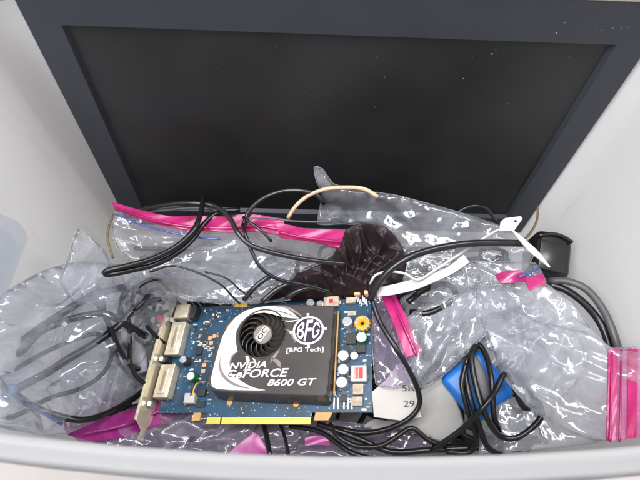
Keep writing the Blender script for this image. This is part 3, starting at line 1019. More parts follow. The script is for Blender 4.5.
def card_text(s, p0, p1, h, name, material, off=.0, shear=0., parent=None, z=HS, t=.22):
    a, b = Vector(cu(*p0, z)), Vector(cu(*p1, z))
    e = b - a; nrm = Vector((-e.y, e.x)).normalized()
    v2, f = text_mesh(s, off, shear)
    k = solid_letters(v2, f, lambda x, y, zz: tuple(a + e * x + nrm * (h * y)) + (z + .16 + zz,), t)
    return mm(k).build(name, M[material], parent or shroud, world=False)


def ribbon(pts, wid, name, material, z=.05, t=.1, parent=None):
    """tapering printed stroke along photo points"""
    w = [Vector(cu(px, py, HS) + (0,)) for px, py in pts]
    c = spline(w, .8); n = len(c)
    L, Rr = [], []
    for i in range(n):
        tt = c[min(i + 1, n - 1)] - c[max(i - 1, 0)]; nn = Vector((-tt.y, tt.x, 0)).normalized()
        x = i / (n - 1) * (len(wid) - 1); j = min(int(x), len(wid) - 2); ww = wid[j] + (wid[j + 1] - wid[j]) * (x - j)
        L.append(c[i] + nn * ww / 2); Rr.append(c[i] - nn * ww / 2)
    k = MB(); V = []
    for zz in (HS + z, HS + z + t):
        V += [Vector((p.x, p.y, zz)) for p in L] + [Vector((p.x, p.y, zz)) for p in Rr]
    m2 = 2 * n
    Fc = []
    for i in range(n - 1):
        Fc.append((i, i + 1, n + i + 1, n + i)); Fc.append((m2 + i, m2 + n + i, m2 + n + i + 1, m2 + i + 1))
        Fc.append((i, m2 + i, m2 + i + 1, i + 1)); Fc.append((n + i, n + i + 1, m2 + n + i + 1, m2 + n + i))
    k.add(V, Fc)
    o = mm(k).build(name, M[material], parent or shroud, world=False)
    bm = bmesh.new(); bm.from_mesh(o.data); bmesh.ops.recalc_face_normals(bm, faces=bm.faces[:]); bm.to_mesh(o.data); bm.free()
    return o


# white printed field: left side and the sweep above the fan
field = [(283, 306.0), (268, 305.9), (255, 308), (246, 310.6), (236, 317), (228.5, 325.5), (222.5, 336.5), (218, 351), (213.5, 368), (210.8, 380), (212, 386.5), (217, 389), (230, 390.0), (258, 390.5), (266, 390.2),
         (252, 387.5), (240, 381.5), (231.5, 373), (229.5, 364), (231, 357), (237, 351.5), (236.6, 346), (235.6, 339), (236.5, 331), (240, 324), (246, 317.6), (255, 313.6), (264, 312.6), (272, 314), (280, 316.4), (291, 318.2), (299, 318.4), (293, 313), (287, 309)]
fp = [cu(px, py, HS) for px, py in field]
k = MB(); k.prism([fp], HS + .02, HS + .12)
# keep the print out of the fan opening
mm(k).build('white_print', M['print'], shroud, world=False)
ribbon([(220.5, 357), (219.8, 366), (223, 375), (231, 382.5), (242, 387), (253, 388.8)], [.2, 1.6, 2.4, 2.0, 1.2, .2], 'swoosh_print', 'printgrey', .14, .1)
ribbon([(238.6, 351), (232.6, 356), (230.3, 363), (231.8, 371)], [.3, 1.3, 1.5, .2], 'swoosh_print', 'printgrey', .14, .1)
ribbon([(247, 355.5), (248.2, 362), (246, 368.5), (243, 371)], [2.8, 2.6, 1.6, .2], 'swoosh_print', 'print', .02, .1)
ribbon([(253, 358), (255, 361), (256, 364)], [1.2, 1.2, .2], 'swoosh_print', 'print', .02, .1)
ribbon([(236, 377), (243, 383.5), (252, 388), (262, 390)], [.3, 1.8, 1.6, .2], 'swoosh_print', 'print', .15, .1)
ribbon([(271, 357), (274.5, 360), (278, 362.5), (281, 368)], [.4, 2.6, 3.4, .2], 'swoosh_print', 'printgrey', .02, .1)
ribbon([(281, 347), (277.5, 352), (274, 357), (270, 363)], [.3, 2.2, 2.6, .2], 'swoosh_print', 'printgrey', .02, .1)
ribbon([(270, 305.8), (283, 306.8), (293, 310.5), (303, 317)], [.2, 1.6, 2.0, .2], 'swoosh_print', 'printgrey', .14, .1)
ribbon([(274, 309.5), (286, 313.2), (297, 317.6)], [.2, .7, .2], 'swoosh_print', 'printdark', .15, .1)
ribbon([(262, 308.6), (278, 311.6), (292, 316.5)], [.2, .6, .2], 'swoosh_print', 'printgrey', .15, .1)
ribbon([(283, 320.6), (291, 321.3), (300, 319.5)], [.3, 1.1, .2], 'swoosh_print', 'print', .04, .1)
ribbon([(284, 329), (289, 331), (293, 336), (296, 343)], [.3, 1.8, 2.0, .2], 'swoosh_print', 'printgrey', .04, .1)
# emblem ring with four ticks and letters
LC = cu(308.4, 330.4, HS); LR = 12.6
# ring follows the same slight lean as the shroud
k = MB()
c1 = [(LC[0] + LR * math.cos(i * math.pi / 30), LC[1] + LR * .93 * math.sin(i * math.pi / 30)) for i in range(60)]
c2 = [(LC[0] + (LR - 1.7) * math.cos(i * math.pi / 30), LC[1] + (LR - 1.7) * .93 * math.sin(i * math.pi / 30)) for i in range(60)]
k.prism([c1, c2], HS + .1, HS + .3)
for a in (R_(4), R_(94), R_(184), R_(274)):
    e = Vector((math.cos(a), math.sin(a), 0)); g = Vector((-e.y, e.x, 0)); c = Vector((LC[0], LC[1], 0)); rr = LR * (.98 if abs(e.x) > .5 else .91)
    q4 = [c + e * (rr - .2) + g * .9, c + e * (rr - .2) - g * .9, c + e * (rr + 2.8) - g * 1.1, c + e * (rr + 2.8) + g * 1.1]
    k.prism([[(w.x, w.y) for w in reversed(q4)]], HS + .1, HS + .3)
emb = mm(k).build('emblem', M['print'], shroud, world=False)
k = MB(); k.prism([[(LC[0] + (LR - 1.6) * math.cos(i * math.pi / 30), LC[1] + (LR - 1.6) * .93 * math.sin(i * math.pi / 30)) for i in range(60)]], HS + .02, HS + .14)
mm(k).build('emblem_field', M['logodark'], emb, world=False)
for ch, x0, x1, hh in (('B', -9.0, -3.2, 11.5), ('F', -2.4, 2.6, 17.0), ('G', 3.3, 9.2, 11.5)):
    v2, f = text_mesh(ch, .012)
    def fn(x, y, zz, x0=x0, x1=x1, hh=hh):
        xx = x0 + (x1 - x0) * x
        # letters fill the round field: tall in the middle, shorter at the sides
        top = math.sqrt(max(0, (LR - 3.0) ** 2 - xx * xx)) * .93
        yy = -top + 2 * top * y
        return (LC[0] + xx + .12 * yy, LC[1] + yy, HS + .16 + zz)
    mm(solid_letters(v2, f, fn, .2)).build('emblem_letter', M['print'], emb, world=False)
card_text('[BFG Tech]', (286.5, 354.0), (323.5, 352.8), 4.6, 'lettering', 'print', .012)
card_text('NVIDIA', (229.5, 369.8), (266.5, 367.6), 5.2, 'lettering_shade', 'printdark', .06, .25, None, HS - .06, .1)
card_text('NVIDIA', (229.5, 369.8), (266.5, 367.6), 5.2, 'lettering', 'print', .02, .25)
card_text('GeFORCE', (226, 378.8), (288.5, 376.8), 6.6, 'lettering_shade', 'printdark', .06, .25, None, HS - .06, .1)
card_text('GeFORCE', (226, 378.8), (288.5, 376.8), 6.6, 'lettering', 'print', .02, .25)
card_text('8600 GT', (267.5, 386.2), (316.5, 385.2), 5.2, 'lettering_shade', 'printdark', .06, .25, None, HS - .06, .1)
card_text('8600 GT', (267.5, 386.2), (316.5, 385.2), 5.2, 'lettering', 'print', .02, .25)
# OC on the hub sticker
v2, f = text_mesh('OC', .02)
ex = rot @ Vector((1, 0, 0)); ey = rot @ Vector((0, 1, 0))
mm(solid_letters(v2, f, lambda x, y, zz: tuple(Vector((FC[0], FC[1], HS - .28 + zz)) + ex * (-5.2 + 10.4 * x) + ey * (-2.1 + 4.2 * y)), .12)).build('sticker_letters', M['chip'], stk, world=False)

# ------------------------------------------------------------------ deep filling of the bin: a tangle nobody could count
rg = random.Random(21)
k = MB()
for i in range(95):
    x, y = rg.uniform(-.17, .17), rg.uniform(.075, .235)
    z = rg.uniform(.05, .125); pts = []
    a = rg.random() * 6.28
    for j in range(7):
        pts.append(Vector((max(-.19, min(.19, x)), max(.062, min(.245, y)), min(.128, max(.02, z)))))
        a += rg.uniform(-1.1, 1.1); x += .045 * math.cos(a); y += .045 * math.sin(a); z += rg.uniform(-.012, .012)
    k.tube(spline(pts, .006), rg.uniform(.0018, .0036), 6)
o = k.build('cable_tangle', M['cable'], smooth=True); tag(o, 'dense tangle of black cables deep in the bin beneath the bags', 'cable tangle'); o['kind'] = 'stuff'

# ------------------------------------------------------------------ bags
BG = 'clear zip bags piled in the bin'
b = bag('zip_bag', 'clear zip bag with long pink zipper lying along the foot of the monitor',
        [(114, 209, .222), (150, 216, .226), (190, 223, .229), (230, 222, .232), (270, 226, .232), (310, 231, .23), (344, 238, .225), (338, 256, .212), (305, 270, .202), (275, 288, .192), (240, 284, .192), (205, 272, .197), (165, 268, .202), (135, 262, .212), (118, 250, .217), (112, 232, .221)],
        bulge=.004, thick=.012, crumple=.0030, n=70, seed=3, group=BG, fold=(-15, 25, 22, .0028))
strip('zip_strip', b, [(114, 205.5, .226), (140, 212, .229), (165, 218, .231), (195, 219, .233), (225, 219, .236), (255, 217, .236), (285, 222, .236)],
      [(116, 212, .226), (140, 221, .228), (165, 228, .230), (195, 233, .231), (225, 234.5, .233), (255, 234, .233), (283, 237, .233)], M['zip'], .0012, .003, .0005, 1)
strip('zip_strip', b, [(276, 225, .238), (300, 231, .236), (322, 233, .234), (345, 234, .231)], [(280, 240, .234), (300, 243, .232), (322, 247, .229), (339, 251, .226)], M['zip'], .0012, .004, .0006, 2)
zipline('zip_ridge', b, [(115, 208, .232), (140, 216, .235), (165, 223, .236), (195, 227, .237), (225, 228, .239), (255, 226, .239), (284, 230, .239)], .0011, M['zipdeep'])
zipline('zip_ridge', b, [(279, 232, .242), (300, 237, .240), (322, 240, .238), (342, 242, .235)], .0011, M['zipdeep'])
zipline('blue_line', b, [(116, 214.5, .231), (140, 224, .233), (165, 231, .234), (195, 237, .234), (220, 239, .235)], .0009, M['zipline'])

b = bag('zip_bag', 'large crumpled clear bag of black cables filling the left side of the bin',
        [(-10, 305, .290), (18, 284, .282), (45, 270, .266), (75, 262, .252), (105, 262, .235), (140, 268, .222), (168, 270, .212), (178, 296, .180), (162, 340, .160), (150, 390, .150), (116, 412, .158), (66, 434, .196), (20, 448, .240), (-16, 450, .275), (-16, 370, .276)],
        bulge=.006, thick=.045, crumple=.0042, n=120, wid=.016, seed=5, group=BG, iso=.075, mat_='filmleft', fold=(35, 40, 26, .0032), big=.0055)
zipline('blue_line', b, [(14, 396, .235), (28, 405, .229), (45, 414, .218), (62, 424, .207)], .0012, M['zipline'])
m = MB(); w = P(6, 391, .232)
m.box((w.x - .006, w.y - .0045, w.z - .003), (w.x + .007, w.y + .0045, w.z + .003), .0025); m.build('zip_slider', M['blueslide'], b, smooth=True)
b = bag('clear_bag', 'small crumpled clear bag standing in the left back corner of the bin',
        [(66, 262, .262), (72, 242, .268), (79, 227, .272), (92, 238, .262), (106, 252, .246), (112, 270, .232), (118, 296, .220), (96, 306, .225), (72, 300, .240), (60, 282, .254)],
        mat_='filmhazy', bulge=.002, thick=.01, crumple=.0045, n=60, seed=6, group=BG, fold=(80, 25, 20, .003))
b = bag('clear_bag', 'crumpled clear bag with thin black wires between the long pink zipper and the card',
        [(120, 268, .226), (160, 262, .226), (205, 246, .226), (238, 238, .228), (268, 248, .222), (296, 262, .214), (285, 285, .205), (262, 300, .200), (235, 302, .195), (205, 300, .190), (178, 296, .188), (150, 296, .196), (128, 290, .212)],
        bulge=.005, thick=.016, crumple=.0042, n=110, wid=.011, seed=8, group=BG, fold=(20, 35, 30, .0034))
b = bag('clear_bag', 'tall crumpled clear bag rising to a point in front of the screen',
        [(314, 167, .268), (322, 168, .268), (334, 184, .258), (360, 190, .252), (395, 195, .250), (430, 204, .248), (465, 214, .245), (495, 224, .240), (522, 236, .235), (534, 255, .230), (520, 275, .222), (480, 288, .215), (440, 284, .210), (405, 287, .206), (402, 262, .208), (380, 228, .218), (345, 224, .222), (318, 224, .230), (322, 195, .25), (316, 180, .262)],
        bulge=.006, thick=.020, crumple=.0042, n=120, wid=.011, seed=9, group=BG, fold=(-25, 18, 34, .0036))
b = bag('zip_bag', 'clear zip bag with a short pink zipper corner below the white tag',
        [(436, 270, .236), (470, 262, .242), (505, 262, .244), (535, 263, .242), (546, 282, .238), (540, 300, .232), (505, 312, .228), (470, 322, .214), (446, 334, .206), (428, 312, .212)],
        bulge=.004, thick=.018, crumple=.0042, n=90, wid=.010, seed=10, group=BG, fold=(-60, 35, 24, .0032))
strip('zip_strip', b, [(494, 276, .250), (506, 272, .252), (521, 271, .252)], [(500, 284, .249), (512, 284, .251), (527, 282, .251)], M['zipdeep'], .0010, .001, .0004, 3)
strip('zip_strip', b, [(524, 281, .253), (533, 278, .253), (541, 275, .253)], [(528, 292, .251), (537, 289, .251), (545, 286, .251)], M['zip'], .0012, .002, .0002, 4)
zipline('blue_line', b, [(519, 277, .254), (529, 273, .254), (539, 268, .254)], .0010, M['zipline'])
b = bag('clear_bag', 'shiny crumpled clear bag between the white paper and the blue box',
        [(398, 328, .214), (415, 312, .218), (445, 300, .224), (472, 290, .228), (488, 312, .228), (485, 334, .222), (470, 350, .214), (456, 364, .209), (440, 378, .205), (424, 387, .203), (408, 388, .202), (402, 368, .204)],
        mat_='filmhazy', bulge=.006, thick=.020, crumple=.0055, n=110, wid=.011, seed=11, group=BG, fold=(70, 35, 34, .0042), big=.005)
b = bag('zip_bag', 'lilac tinted zip bag with a pink edge beside the right end of the card',
        [(374, 297, .205), (393, 294, .21), (408, 320, .213), (422, 352, .213), (416, 378, .206), (394, 388, .200), (376, 384, .196), (372, 340, .2)],
        mat_='filmlilac', bulge=.003, thick=.022, crumple=.0035, n=60, seed=12, group=BG, fold=(-65, 20, 16, .0026))
strip('zip_strip', b, [(381, 297, .214), (392, 322, .217), (406, 358, .217)], [(394, 294, .214), (407, 320, .217), (422, 353, .217)], M['zip'], .0012, .001, .0004, 5)
zipline('zip_ridge', b, [(390, 296, .217), (402, 322, .220), (417, 356, .220)], .0011, M['zipdeep'])
b = bag('zip_bag', 'big smooth clear zip bag with upright pink zipper at the right wall',
        [(476, 288, .236), (510, 284, .246), (545, 284, .247), (572, 304, .252), (596, 334, .257), (612, 348, .262), (650, 349, .262), (652, 442, .262), (612, 442, .260), (590, 440, .246), (560, 428, .236), (530, 408, .226), (506, 380, .220), (492, 350, .226), (478, 315, .232)],
        bulge=.006, thick=.030, crumple=.0032, n=80, wid=.014, seed=13, group=BG, fold=(-52, 16, 40, .0042), big=.0055, mat_='filmhazy')
strip('zip_strip', b, [(607, 350, .270), (606, 400, .270), (605, 442, .269)], [(616, 349, .271), (615, 400, .271), (614, 442, .270)], M['zip'], .0012, .001, .0002, 6)
strip('zip_strip', b, [(618, 349, .270), (617, 400, .270), (616, 442, .270)], [(652, 349, .270), (652, 400, .270), (652, 442, .270)], M['ziplight'], .0008, .000, .0002, 7)
strip('zip_strip', b, [(627, 349.5, .2706), (626.5, 395, .2706), (625.5, 442, .2706)], [(636.5, 349.5, .2706), (636, 395, .2706), (634.5, 442, .2706)], M['zip'], .0007, .0010, .0002, 7)
for px in (612, 621.5):
    zipline('zip_ridge', b, [(px, 349.5, .2728), (px - 1, 400, .2728), (px - 2, 442, .2728)], .0007, M['zipdeep'])
b = bag('zip_bag', 'purple tinted zip bag with magenta zipper under the front of the card',
        [(50, 436, .166), (96, 422, .158), (140, 405, .140), (172, 394, .136), (205, 402, .146), (260, 420, .152), (330, 421, .165), (385, 427, .172), (430, 434, .176), (425, 462, .176), (330, 470, .162), (250, 470, .156), (170, 468, .156), (90, 460, .162)],
        mat_='filmlilac', bulge=.002, thick=.024, crumple=.0032, n=90, wid=.010, seed=14, group=BG, fold=(8, 18, 26, .003))
strip('zip_strip', b, [(56, 432, .172), (100, 420, .160), (143, 407, .146), (178, 396, .143), (204, 392, .143)], [(92, 442, .171), (126, 437, .160), (152, 428, .148), (182, 413, .144), (208, 400, .144)], M['zippurple'], .0012, .001, .0005, 8)
zipline('zip_ridge', b, [(84, 434, .176), (120, 426, .165), (150, 415, .152), (182, 402, .149)], .0011, M['zippurple'])
strip('zip_strip', b, [(226, 456, .170), (240, 444, .170), (254, 433, .170)], [(270, 458, .170), (265, 446, .170), (259, 436, .170)], M['zippurple'], .0012, .001, .0003, 9)
strip('zip_strip', b, [(305, 438, .172), (316, 436, .172), (328, 437, .172)], [(305, 446, .172), (318, 445, .172), (330, 446, .172)], M['zippurple'], .0012, .001, .0003, 10)
b = bag('clear_bag', 'dull clear bag squeezed against the front wall beside the blue box',
        [(486, 400, .196), (510, 396, .2), (540, 412, .205), (575, 432, .215), (610, 442, .225), (600, 462, .21), (540, 466, .195), (480, 462, .19)],
        mat_='filmhazy', bulge=.003, thick=.018, crumple=.0045, n=60, seed=15, group=BG)


bag('clear_bag', 'clear bag deep below the left bag, seen through it', [(20, 330, .205), (60, 310, .20), (120, 300, .185), (150, 330, .165), (150, 380, .145), (110, 412, .145), (50, 420, .165), (20, 390, .19)],
    mat_='filmleft', bulge=.004, thick=.02, crumple=.0042, seed=51, group=BG, fold=(-30, 0), wid=.014)
bag('clear_bag', 'clear bag deep below the white strap and the right bags', [(400, 300, .188), (440, 285, .195), (500, 290, .20), (560, 310, .21), (590, 360, .212), (560, 400, .202), (510, 380, .190), (470, 350, .19), (430, 350, .186)],
    mat_='filmhazy', bulge=.004, thick=.02, crumple=.0045, seed=52, group=BG, fold=(30, 0), wid=.014)
bag('clear_bag', 'clear bag deep below the wires behind the card', [(120, 285, .188), (160, 275, .196), (220, 262, .204), (300, 275, .198), (290, 300, .186), (230, 304, .178), (170, 300, .172), (130, 305, .182)],
    mat_='filmhazy', bulge=.003, thick=.014, crumple=.0042, seed=53, group=BG, fold=(10, 0), wid=.012)


def wall_sheet(name, parent, pts, material, gap=.0012):
    """a flap of film lying flat against the left wall (photo places)"""
    V = []
    for px, py in pts:
        dd = ray(px, py); t = .2 / -dd.x
        for _ in range(6):
            z = CAM.z + dd.z * t; t = -(half_width(z) + .002 - gap) / dd.x
        V.append(CAM + dd * t)
    loop = [Vector((v.y, v.z, 0)) for v in V]
    tri = geometry.tessellate_polygon([loop]); n = len(V)
    vs = V + [v + Vector((-.0007, 0, 0)) for v in V]
    f = [tuple(t) for t in tri] + [tuple(i + n for i in reversed(t)) for t in tri] + [(i, (i + 1) % n, n + (i + 1) % n, n + i) for i in range(n)]
    return link(name, vs, f, M[material], parent)


b = thing('plastic_flap', 'bluish see-through plastic flap lying flat on the left wall', 'plastic bag', (-.205, .16, .28))
wall_sheet('film', b, [(-40, 205), (0, 214), (17, 221), (26, 232), (28, 240), (21, 256), (12, 282), (2, 306), (-40, 340)], 'filmblue')

# ------------------------------------------------------------------ cloth, paper, box, adapter
b = bag('cloth_pouch', 'dark maroon crumpled cloth bundle behind the card', [(248, 300, .180), (270, 282, .190), (305, 270, .205), (332, 256, .222), (346, 230, .236), (362, 222, .238), (386, 227, .234), (400, 242, .226), (407, 264, .214), (398, 288, .202), (376, 297, .196), (340, 296, .192), (300, 302, .184)],
        mat_='cloth', bulge=.013, thick=.03, crumple=.0030, n=40, wid=.0060, seed=31, cat='cloth bundle', fine=False, edge=.009, spacing=.0008)


def flat_paper(name, label, cat, pts, z, material, slope=0.):
    w = [P(px, py, z) for px, py in pts]
    c = sum(w, Vector()) / len(w)
    root = thing(name, label, cat, c)
    m = MB(); m.prism([[(p.x, p.y) for p in w]], z - .0004, z)
    return root, m


pp, m = flat_paper('paper_sheet', 'off white paper with grey printed figures right of the card', 'paper', [(372, 392), (386, 380), (398, 364), (409, 360), (413, 380), (417, 400), (421.5, 417), (412, 418.5), (404, 421), (390, 419), (374, 417)], .1955, 'paper')
m.build('sheet', M['paper'], pp)
for s, (x0, x1), (y0, y1) in (('5R', (402, 415), (391.5, 385)), ('29', (403.5, 414.5), (407, 400.5))):
    v2, f = text_mesh(s, .005)
    k = solid_letters(v2, f, lambda x, y, zz: tuple(P(x0 + (x1 - x0) * x, y0 + (y1 - y0) * y, .1957) + Vector((0, 0, zz))), .0001)
    k.build('lettering', M['ink'], pp)
b = bag('card_flap', 'bent grey card flap between the printed paper and the blue box', [(362, 428, .176), (374, 419, .180), (404, 422, .184), (414, 400, .189), (424, 386, .193), (446, 377, .194), (456, 398, .192), (464, 424, .186), (449, 444, .178), (424, 436, .179), (398, 430, .178), (380, 431, .176)],
        mat_='card', bulge=.0005, thick=.0014, crumple=.0010, n=14, wid=.02, seed=33, cat='card', fine=False)

A_, B_, C_, D_ = P(445, 377, .200), P(481, 344, .212), P(517, 395, .206), P(471, 428, .196)
ctr = (A_ + B_ + C_ + D_) / 4
ex = ((B_ - A_) + (C_ - D_)) / 2; ey = ((A_ - D_) + (B_ - C_)) / 2
lx, ly = ex.length / 2, ey.length / 2
exn = ex.normalized(); nz = exn.cross(ey).normalized(); eyn = nz.cross(exn)
if nz.z < 0: nz = -nz


def obox(lo, hi, bev):
    k = MB(); k.box(lo, hi, bev)
    k.v = [ctr + exn * w.x + eyn * w.y + nz * w.z for w in k.v]
    return k


bx = thing('blue_box', 'bright blue plastic box wrapped in black cable near the front rim', 'adapter box', ctr)
autosmooth(obox((-lx, -ly, -.024), (lx, ly, 0), .0055).build('case', M['blue'], bx), 30)
autosmooth(obox((-lx - .0006, -ly - .0006, -.013), (lx + .0006, ly + .0006, -.0115), .0003).build('case_seam', M['black'], bx), 30)
w0, w1 = P(473, 357, .214), P(488, 403, .209)
k = MB(); k.tube(spline([w0, w0.lerp(w1, .3), w0.lerp(w1, .7), w1], .002), .0042, 12, lambda t: .75 + .5 * math.sin(min(1, t * 1.1) * 3.1) if t < .9 else .6, .5)
gp = thing('grey_plug', 'flat grey cable plug lying on the blue box', 'plug', w0); k.build('plug_body', M['grey'], gp, smooth=True)
ZB = .2135
wr = thing('wrapped_cable', 'black cable wound in crossing loops round the blue box', 'cable', ctr)
loops = [(478, 346, ZB - .004), (468, 358, ZB + .001), (465, 370, ZB), (469, 393, ZB), (476, 416, ZB - .004), (487, 446, .198), (500, 452, .192), (499, 430, .2), (494, 416, ZB - .002), (492, 384, ZB + .004), (487, 358, ZB + .002), (479, 345, ZB), (472, 352, ZB + .004),
         (473, 372, ZB + .004), (480, 400, ZB + .003), (488, 420, ZB), (500, 436, .203), (516, 438, .203), (532, 428, .205), (542, 414, .207), (536, 400, .206), (524, 408, .21), (507, 374, ZB + .006), (496, 390, ZB + .007), (484, 407, ZB + .007), (468, 424, .209), (452, 437, .2), (432, 450, .19)]
k = MB(); k.tube(spline(PP(loops), .003), .0021); k.build('cable_jacket', M['cable'], wr, smooth=True)
k = MB(); k.tube(spline(PP([(466, 362, ZB + .001), (462, 384, ZB), (468, 412, .208), (476, 436, .2), (470, 452, .192), (446, 452, .19)]), .003), .0019); k.build('cable_jacket', M['cable'], wr, smooth=True)
w = P(546, 259, .212)
ad = thing('power_adapter', 'glossy black power adapter against the right wall', 'adapter', w)
k = MB(); k.box((-.0145, -.019, -.02), (.0145, .019, .016), .006); rr = Matrix.Rotation(R_(-14), 4, 'Z') @ Matrix.Rotation(R_(12), 4, 'X')
k.v = [w + rr @ x for x in k.v]; k.build('case', M['black'], ad, smooth=True)
k = MB(); k.box((-.0115, -.0155, .0155), (.0095, .0095, .0175), .0009); k.v = [w + rr @ x for x in k.v]; autosmooth(k.build('label_recess', M['black'], ad), 30)
k = MB(); k.tube([w + rr @ Vector((-.013 + .026 * (i / 10), .012 + .004 * math.sin(i * .314), .0165)) for i in range(11)], .0016, 8); k.build('rib', M['black'], ad, smooth=True)


def plug(name, label, p0, p1, width, material, flat=.7):
    a, c = P(*p0), P(*p1)
    o = thing(name, label, 'plug', a)
    k = MB(); e = c - a
    k.tube([a, a + e * .03, a + e * .08, a + e * .6, a + e * .72, a + e * .95, c], width, 16, lambda t: (.5, .85, 1, 1, .72, .5, .42)[min(6, round(t * 6))], flat)
    autosmooth(k.build('plug_body', M[material], o), 40)
    for q in (.76, .83, .9):
        k = MB(); k.tube([a + e * q, a + e * (q + .025)], width * .62, 14, None, flat); k.build('strain_relief', M[material], o)
    return o


plug('grey_plug', 'grey cable plug inside the left bag near its top edge', (90, 285, .228), (103, 309, .220), .0058, 'grey')
plug('grey_plug', 'pale lilac grey plug lying left of the card bracket', (142, 374, .166), (137, 344, .172), .0060, 'lilac')
plug('red_plug', 'small red connector left of the card bracket', (157, 314, .174), (163, 323, .170), .0032, 'red')

# white hang tag with its string and strap
tg = thing('hang_tag', 'white plastic tie and tag standing over the right bags', 'tag', P(502, 229, .254))
strip('strap', tg, [(374, 291, .224), (392, 287, .229), (412, 282, .234), (430, 277, .238), (446, 270, .242), (462, 258, .246)], [(377, 299, .222), (394, 297, .227), (414, 292, .232), (432, 285, .237), (450, 277, .241), (468, 265, .245)], M['white'], .0007, .004, .0003, 3)
k = MB(); k.tube(spline(PP([(370, 284, .23), (376, 275, .238), (390, 271.5, .244), (406, 274, .244), (418, 280, .242), (435, 270, .246), (455, 257, .250), (478, 242, .254), (494, 232, .256), (503, 228, .256)])), .0010, 8); k.build('string', M['white'], tg, smooth=True)
hole = P(515.5, 221.5, .258)
k = MB(); k.prism([[(w.x, w.y) for w in PP([(499, 231.5, .258), (500.5, 222, .258), (505, 218.5, .258), (520.5, 216.5, .258), (522.5, 219, .258), (514, 231, .258)])], [(hole.x + .0012 * math.cos(-i * .6283), hole.y + .0012 * math.sin(-i * .6283)) for i in range(10)]], .2575, .2585); k.build('tag_plate', M['white'], tg)
strip('tie_end', tg, [(511, 230, .257), (517, 233.5, .258), (527, 242, .258), (538, 252, .256), (550, 267, .252)], [(513, 233, .257), (518, 239, .257), (528, 251, .256), (538, 259, .254), (549, 268, .252)], M['white'], .0008, 0, 0, 3)

# ------------------------------------------------------------------ cables
cable('cable', 'thick black cable doubled back in a narrow loop before the screen', [(203, 197, .243), (201, 213, .248), (193, 231, .25), (176, 247, .25), (152, 259, .25), (125, 266.5, .251), (109, 270, .251), (104.5, 273, .250), (109, 274.5, .248), (128, 271, .247), (155, 264.5, .244), (178, 252.5, .243), (193, 239, .24), (204, 224, .238), (220, 212, .238), (240, 210, .238)], .0021)
cable('cable', 'long black cable running from the left end of the pink zipper to the maroon cloth', [(140, 210, .226), (165, 205, .236), (190, 203, .242), (214, 206, .244), (229, 217, .246), (238, 233, .246), (252, 246, .242), (278, 254, .238), (310, 260, .234), (345, 264, .23)], .0019, 'cablegrey')
cable('cable', 'thin cable lying straight against the bottom of the screen at left', [(142, 212, .224), (165, 210, .230), (190, 208, .234), (210, 209, .236), (228, 215, .236)], .0014, 'greycable')
cable('cable', 'black cable arching up in front of the screen above the pink zipper', [(243, 226, .240), (250, 210, .244), (264, 198, .248), (284, 191, .252), (304, 191, .254), (318, 196, .252), (324, 204, .246)], .0018, 'cablegrey')
cable('cable', 'thin black cable dropping from the arch across the clear bag', [(243, 224, .244), (246, 236, .244), (253, 254, .238), (262, 269, .232), (280, 280, .226), (305, 285, .218), (332, 292, .21)], .0014)
cable('cable', 'short stiff black wire crossing the pink zipper', [(243, 217, .248), (252, 224, .248), (263, 232, .246), (272, 242, .242)], .0012)
cable('cable', 'pale thin wire lying along the top of the pink zipper', [(246, 219, .246), (268, 218, .246), (292, 221, .246), (316, 222, .246), (332, 222, .244)], .0008, 'greycable')
cable('cable', 'tan cable arching beside the point of the tall clear bag', [(288, 218, .238), (296, 206, .246), (308, 196, .252), (326, 189, .258), (346, 187.5, .262), (364, 189, .262), (378, 197, .258)], .0016, 'tan')
cable('cable', 'thick grey black cable sweeping over the right bags', [(370, 300, .226), (377, 286, .236), (390, 270, .246), (410, 257, .254), (435, 249, .258), (465, 244, .260), (495, 243, .258), (526, 243.5, .25)], .0026, 'cablegrey')
cable('cable', 'black cable running down over the printed paper', [(369, 282, .225), (372, 300, .225), (380, 322, .224), (394, 345, .224), (408, 368, .218), (417, 388, .210), (420, 402, .204), (414, 414, .2), (402, 423, .196), (384, 430, .19), (362, 433, .185), (335, 428, .18)], .0019)
cable('cable', 'black cable loop inside the pink edged bags', [(410, 312, .214), (428, 313, .218), (446, 305, .222), (456, 294, .222), (446, 284, .22), (424, 290, .22), (408, 302, .218)], .0024)
cable('cable', 'thin cable arching at the foot of the screen behind the white tag', [(452, 222, .236), (460, 211, .242), (474, 206, .246), (487, 209, .244), (496, 222, .236)], .0013, 'cablegrey')
cable('wire', 'thin brown wire by the left edge of the monitor', [(114, 214, .222), (109, 226, .222), (108, 240, .222), (113, 258, .22)], .0010, 'tandark')
cable('wire', 'thin brown wire by the right edge of the monitor', [(538, 206, .212), (537, 220, .216), (531, 232, .222), (524, 240, .226)], .0010, 'tandark')
cable('cable', 'grey cable curving down the right wall', [(550, 281, .236), (566, 281, .242), (586, 289, .246), (602, 308, .248), (613, 332, .248), (619, 352, .244)], .0027, 'greycable')
cable('cable', 'black cable curving down the right wall inside the grey one', [(548, 284, .234), (566, 290, .238), (586, 305, .242), (602, 326, .244), (611, 352, .240)], .0027)
bgz = M['zip']
cable('cable', 'upper of two black cables in the left bag by the left wall', [(-4, 366, .226), (18, 345, .230), (40, 328, .234), (60, 315, .234), (80, 302, .230), (104, 292, .222), (128, 288, .21), (150, 296, .196)], .0029)
cable('cable', 'lower of two black cables in the left bag by the left wall', [(-4, 362, .226), (20, 352, .232), (40, 332, .236), (62, 322, .230), (84, 316, .224), (106, 314, .214), (128, 326, .198), (146, 336, .18)], .0028)
cable('cable', 'straight flat black cable crossing the left bag', [(-6, 404, .226), (22, 386, .222), (45, 374, .22), (70, 358, .218), (95, 343, .210), (118, 326, .204), (138, 306, .198), (160, 300, .186)], .0029)
